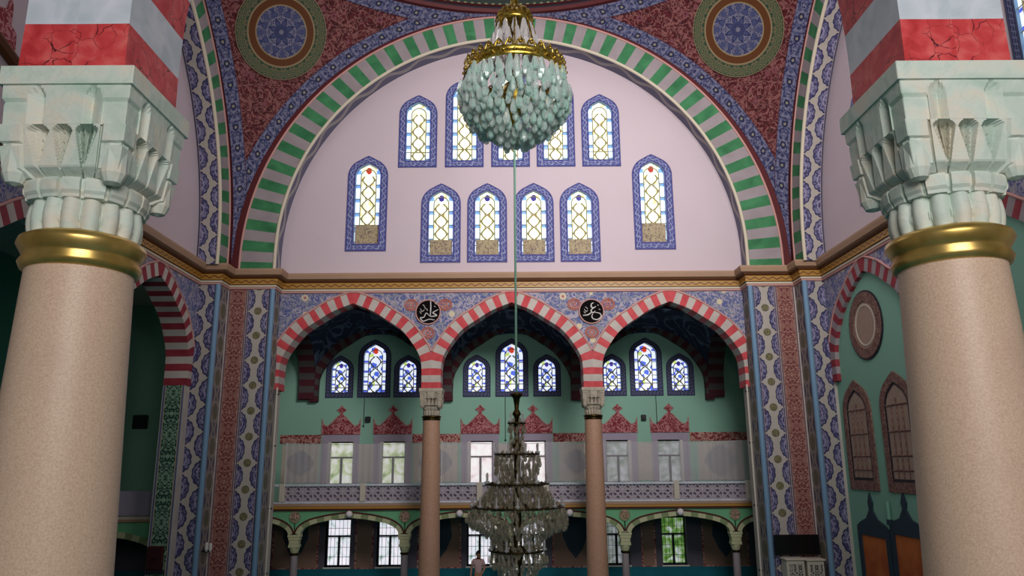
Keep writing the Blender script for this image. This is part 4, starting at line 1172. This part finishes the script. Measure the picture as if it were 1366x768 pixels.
# great chandelier under the dome
cx, cy = .07, 15.2
loc = Vector((cx, cy, 2.3))
t = thing('tiered_chandelier', 'great smoky crystal chandelier of many tiers hanging on a long cable between the slim columns', 'chandelier', loc)
mb = MB(); mb.tube([(cx, cy, 33.2), (cx, cy, 6.3)], .024, 8); mb.build('cable', 'verdigris', t)
mb = MB(); mb.lathe(cx, cy, [(.02, 6.34), (.13, 6.31), (.12, 6.27), (.07, 6.22), (.05, 6.1), (.04, 6.0), (.07, 5.95), (.09, 5.9), (.05, 5.85), (.05, 5.4), (.1, 5.3), (.06, 5.2), (.06, 4.7), (.15, 4.6), (.08, 4.5), (.08, 3.4), (.14, 3.3), (.05, 3.0), (.05, 2.5), (.01, 2.35)], 20)
mb.build('stem', 'dark brass', t, smooth=True)
def tier(r, z, n, name='arm_ring'):
    mb = MB(); mb.tube([(cx+r*math.cos(2*PI*i/48), cy+r*math.sin(2*PI*i/48), z) for i in range(48)], .018, 6, closed=True)
    for i in range(n):
        a = 2*PI*i/n; mb.tube([(cx+r*k*math.cos(a), cy+r*k*math.sin(a), z+h) for k, h in ((.05, .1), (.4, -.06), (.8, -.03), (1, .03))], .014, 5)
    mb.build(name, 'dark brass', t, smooth=True)
    for i in range(n):
        a = 2*PI*(i+.5)/n; x, y = cx+r*math.cos(a), cy+r*math.sin(a)
        m2 = MB(); m2.lathe(x, y, [(.01, z), (.045, z+.03), (.05, z+.05), (.018, z+.055), (.018, z+.14), (.024, z+.17), (.003, z+.22)], 10); m2.build('candle_lamp', 'clear crystal', t, smooth=True)
tier(.17, 5.72, 4); tier(.44, 5.12, 8); tier(.62, 4.55, 10); tier(.9, 4.12, 14); tier(.55, 3.32, 8)
me = drop_mesh('smoky_drop', .15, .075, 'smoky crystal')
prof = [(.12, 5.85), (.15, 5.72), (.17, 5.66), (.13, 5.55), (.12, 5.45), (.12, 5.35), (.14, 5.26), (.3, 5.2), (.42, 5.12), (.44, 5.02), (.4, 4.94), (.2, 4.95), (.18, 4.84), (.3, 4.78), (.42, 4.86), (.2, 4.72), (.36, 4.68), (.42, 4.62), (.5, 4.56), (.56, 4.5), (.62, 4.42), (.66, 4.36), (.5, 4.38), (.7, 4.3), (.78, 4.24), (.6, 4.2), (.88, 4.12), (.92, 4.05), (.95, 3.97), (.93, 3.9), (.9, 3.84), (.8, 3.8), (.7, 3.76), (.6, 3.7), (.5, 3.64), (.46, 3.56), (.42, 3.48), (.4, 3.4), (.42, 3.34), (.5, 3.28), (.54, 3.22), (.5, 3.14), (.4, 3.08), (.34, 3.0), (.28, 2.92), (.22, 2.84), (.16, 2.74), (.1, 2.62)]
hang(t, 'smoky_drop', me, ring_spots(cx, cy, prof, .125, .05), loc)

# ------------------------------------------------------------------ small things
t = thing('flat_screen', 'black flat screen mounted across the foot of the right painted pier', 'screen', (8.95, 24.6, 2.08))
mb = MB(); mb.bevbox(8.15, 9.55, 24.55, 24.62, 2.08, 2.68, .015); mb.build('panel', 'screen black', t)
mb = MB(); mb.bevbox(8.6, 9.1, 24.62, 24.785, 2.2, 2.5, .02); mb.build('wall_bracket', 'dark frame', t)
def carved(x0, x1, zt, lab):
    t = thing('carved_cabinet', lab, 'cabinet', ((x0+x1)/2, 24.4, 0))
    mb = MB(); mb.bevbox(x0, x1, 24.2, 24.7, 0, zt, .02); mb.build('case', 'cream plaster', t)
    mb = MB(); mb.bevbox(x0-.04, x1+.04, 24.16, 24.74, zt, zt+.06, .015); mb.build('top', 'cream plaster', t)
    for k in range(2):
        mb = MB(); mb.box(x0+.07, x1-.07, 24.185, 24.2, .15+k*(zt/2-.05), zt/2+k*(zt/2-.1)); mb.build('fretwork_panel', 'carved white', t)
carved(8.35, 8.9, 1.96, 'carved white cabinet below the black screen, next to the pier edge')
carved(8.98, 9.5, 1.94, 'carved white cabinet below the black screen, further from the arcade')
p = at(207, 745, 23.65)
t = thing('wall_box', 'dark reddish box hanging on the green arabesque jamb', 'box', (p.x, 23.71, p.z-.4))
mb = MB(); mb.bevbox(p.x-.24, p.x+.24, 23.58, 23.705, p.z-.32, p.z+.36, .03); mb.build('case', 'dark red cloth', t)
mb = MB(); mb.bevbox(p.x-.3, p.x+.3, 23.55, 23.705, p.z-.42, p.z-.32, .02); mb.build('ledge', 'dark frame', t)
mb = MB(); mb.lathe(p.x, 23.57, [(.09, p.z), (.09, p.z+.02)], 12); mb.build('knob', 'dark brass', t)
for y, z, lab in ((24.3, 2.35, 'small white lamp on the left pier, nearer the zigzag band'), (24.62, 2.3, 'small white lamp on the left pier, nearer the crimson band')):
    t = thing('wall_lamp', lab, 'lamp', (-9.5, y, z))
    mb = MB(); mb.tube([(-9.59, y, z), (-9.45, y, z+.02)], .03, 8); mb.build('bracket', 'dark frame', t)
    mb = MB(); mb.lathe(-9.45, y, [(.02, z-.02), (.05, z+.05), (.045, z+.22), (.02, z+.25)], 10); mb.build('shade', 'white paint', t)
p = atX(1135, 707, 10.4); t = thing('wall_lamp', 'small white spotlight on the mint right wall beside the pier', 'lamp', (10.3, p.y, p.z))
mb = MB(); mb.tube([(10.4, p.y, p.z), (10.22, p.y, p.z)], .03, 8); mb.build('bracket', 'dark frame', t)
mb = MB(); mb.lathe(10.2, p.y, [(.02, p.z-.03), (.07, p.z), (.06, p.z+.08)], 10); mb.build('shade', 'white paint', t)
p = atX(1189, 690, 10.4); t = thing('wall_lamp', 'pale tube lamp on the right wall between the two dark crowns', 'lamp', (10.3, p.y, p.z))
mb = MB(); mb.tube([(10.34, p.y, p.z-.05), (10.34, p.y, p.z+.42)], .05, 8); mb.build('shade', 'mint plaster', t)
mb = MB(); mb.bevbox(10.3, 10.4, p.y-.1, p.y+.1, p.z-.2, p.z-.05, .01); mb.build('bracket', 'niche dark', t)
for sx, lab in ((-1, 'left'), (1, 'right')):
    t = thing('conduit', 'thin cream vertical pipe beside the %s painted pier' % lab, 'pipe', (sx*7.93, 25.42, 0))
    mb = MB(); mb.tube([(sx*7.93, 25.42, 0), (sx*7.93, 25.42, 7.45)], .035, 8); mb.build('pipe', 'conduit', t, smooth=True)
    for z in (1.5, 3.5, 5.5, 7.2):
        mb = MB(); mb.bevbox(sx*7.93-.06, sx*7.93+.06, 25.4, 25.5, z, z+.05, .01); mb.build('clip', 'dark frame', t)

# person standing under the gallery
px, py = at(638, 740, 29.3).x, 29.3
t = thing('person', 'person with dark hair in a pale pink shirt and black trousers, standing under the gallery', 'person', (px, py, 0))
def skin(name, V, Ed, mats, levels=2, root=0):
    me = bpy.data.meshes.new(name); me.from_pydata([Vector(v[:3]) for v in V], Ed, [])
    o = bpy.data.objects.new(name, me); COL.objects.link(o); o.parent = t
    m = o.modifiers.new('skin', 'SKIN'); m.use_smooth_shade = True
    sl = me.skin_vertices[0] if len(me.skin_vertices) else None
    if sl is None:
        bm = bmesh.new(); bm.from_mesh(me); bm.verts.layers.skin.verify(); bm.to_mesh(me); bm.free(); sl = me.skin_vertices[0]
    for i, v in enumerate(V):
        sl.data[i].radius = (v[3], v[4] if len(v) > 4 else v[3])
        sl.data[i].use_root = i == root
    s = o.modifiers.new('sub', 'SUBSURF'); s.levels = levels; s.render_levels = levels
    me.materials.append(MATS[mats]); return o
# body: one continuous figure
V = [(0, 0, .92, .13, .10), (0, 0, 1.12, .12, .09), (0, .0, 1.34, .16, .10), (0, 0, 1.46, .07, .06), (.0, -.02, 1.53, .05, .055), (0, -.03, 1.62, .085, .10), (0, -.03, 1.7, .06, .07),
     (.17, 0, 1.4, .06), (.24, .02, 1.14, .043), (.16, -.14, .98, .032), (.12, -.2, .95, .028),
     (-.17, 0, 1.4, .06), (-.25, .03, 1.14, .043), (-.27, -.06, .9, .032), (-.27, -.09, .82, .028),
     (.09, 0, .84, .09), (.1, -.01, .48, .06), (.1, .03, .09, .04), (.11, -.12, .04, .04),
     (-.09, 0, .84, .09), (-.11, -.03, .48, .06), (-.12, .02, .09, .04), (-.13, -.12, .04, .04)]
Ed = [(0, 1), (1, 2), (2, 3), (3, 4), (4, 5), (5, 6), (2, 7), (7, 8), (8, 9), (9, 10), (2, 11), (11, 12), (12, 13), (13, 14), (0, 15), (15, 16), (16, 17), (17, 18), (0, 19), (19, 20), (20, 21), (21, 22)]
skin('body', V, Ed, 'skin')
V = [(0, 0, .9, .15, .115), (0, 0, 1.12, .14, .11), (0, .0, 1.34, .175, .115), (0, 0, 1.44, .09, .075), (.17, 0, 1.4, .075), (.215, .01, 1.22, .065), (-.17, 0, 1.4, .075), (-.22, .015, 1.22, .065)]
skin('shirt', V, [(0, 1), (1, 2), (2, 3), (2, 4), (4, 5), (2, 6), (6, 7)], 'pale shirt')
V = [(0, 0, .93, .14, .11), (.09, 0, .84, .10), (.1, -.01, .48, .072), (.1, .03, .09, .06), (-.09, 0, .84, .10), (-.11, -.03, .48, .072), (-.12, .02, .09, .06)]
skin('trousers', V, [(0, 1), (1, 2), (2, 3), (0, 4), (4, 5), (5, 6)], 'dark trousers')
mb = MB()
rows = []
for j in range(9):
    a = PI*.62*j/8; rows.append([(px+.092*math.sin(a)*math.cos(2*PI*i/20), py-.015+.11*math.sin(a)*math.sin(2*PI*i/20)+.02*math.sin(a), 1.63+.13*math.cos(a)+(.05*max(0, -math.sin(2*PI*i/20)) if j > 4 else 0)) for i in range(20)])
mb.grid(rows, closed=True); mb.build('hair', 'hair', t, smooth=True)
mb = MB(); mb.tube([(px, py-.125, 1.63), (px, py-.15, 1.59), (px, py-.13, 1.575)], [.008, .016, .01], 6); mb.sphere((px-.035, py-.12, 1.635), .011, 8); mb.sphere((px+.035, py-.12, 1.635), .011, 8); mb.tube([(px-.025, py-.122, 1.545), (px+.025, py-.122, 1.545)], .007, 5)
mb.build('face_features', 'hair', t)
for s, hx, hy, hz in ((1, .12, -.2, .95), (-1, -.27, -.09, .82)):
    mb = MB(); o = Vector((px+hx, py+hy, hz)); d = Vector((-.2*s if s > 0 else 0, -.5, -.5 if s > 0 else -1)).normalized(); sd = d.cross(Vector((0, 1, .3))).normalized()
    mb.tube([o, o+d*.05, o+d*.095], [.028, .036, .03], 8)
    for k, L in enumerate((.065, .078, .072, .055)):
        b = o+d*.085+sd*((k-1.5)*.019); mb.tube([b, b+d*L*.5, b+d*L+Vector((0, -.015, -.0))], [.0095, .009, .006], 6)
    mb.tube([o+d*.02+sd*.03, o+d*.05+sd*.055, o+d*.085+sd*.058], [.011, .01, .007], 6)
    mb.build('hand', 'skin', t, smooth=True)

GROUPS = {'arcade_column': 'columns of the arcades', 'great_arch': 'great striped arches', 'pendentive': 'painted pendentives', 'painted_pier': 'painted corner piers',
          'transverse_arch': 'arches across the gallery', 'gallery_arch': 'low arches under the gallery', 'gallery_column': 'small gallery columns', 'rosette': 'rosettes under the gallery',
          'globe_lamp': 'globe lamps under the gallery', 'crown_crest': 'crimson crown crests', 'mural': 'painted wall panels', 'net_screen': 'nets above the balustrade', 'pull_cord': 'pull cords',
          'wall_speaker': 'dark wall boxes', 'calligraphy_roundel': 'black calligraphy roundels', 'carved_cabinet': 'carved cabinets', 'wall_lamp': 'small wall lamps', 'conduit': 'vertical pipes',
          'doorway_niche': 'orange doorway niches', 'window_': 'windows'}
for o in COL.objects:
    if o.parent is None and 'group' not in o:
        for k, g in GROUPS.items():
            if o.name.startswith(k): o['group'] = g
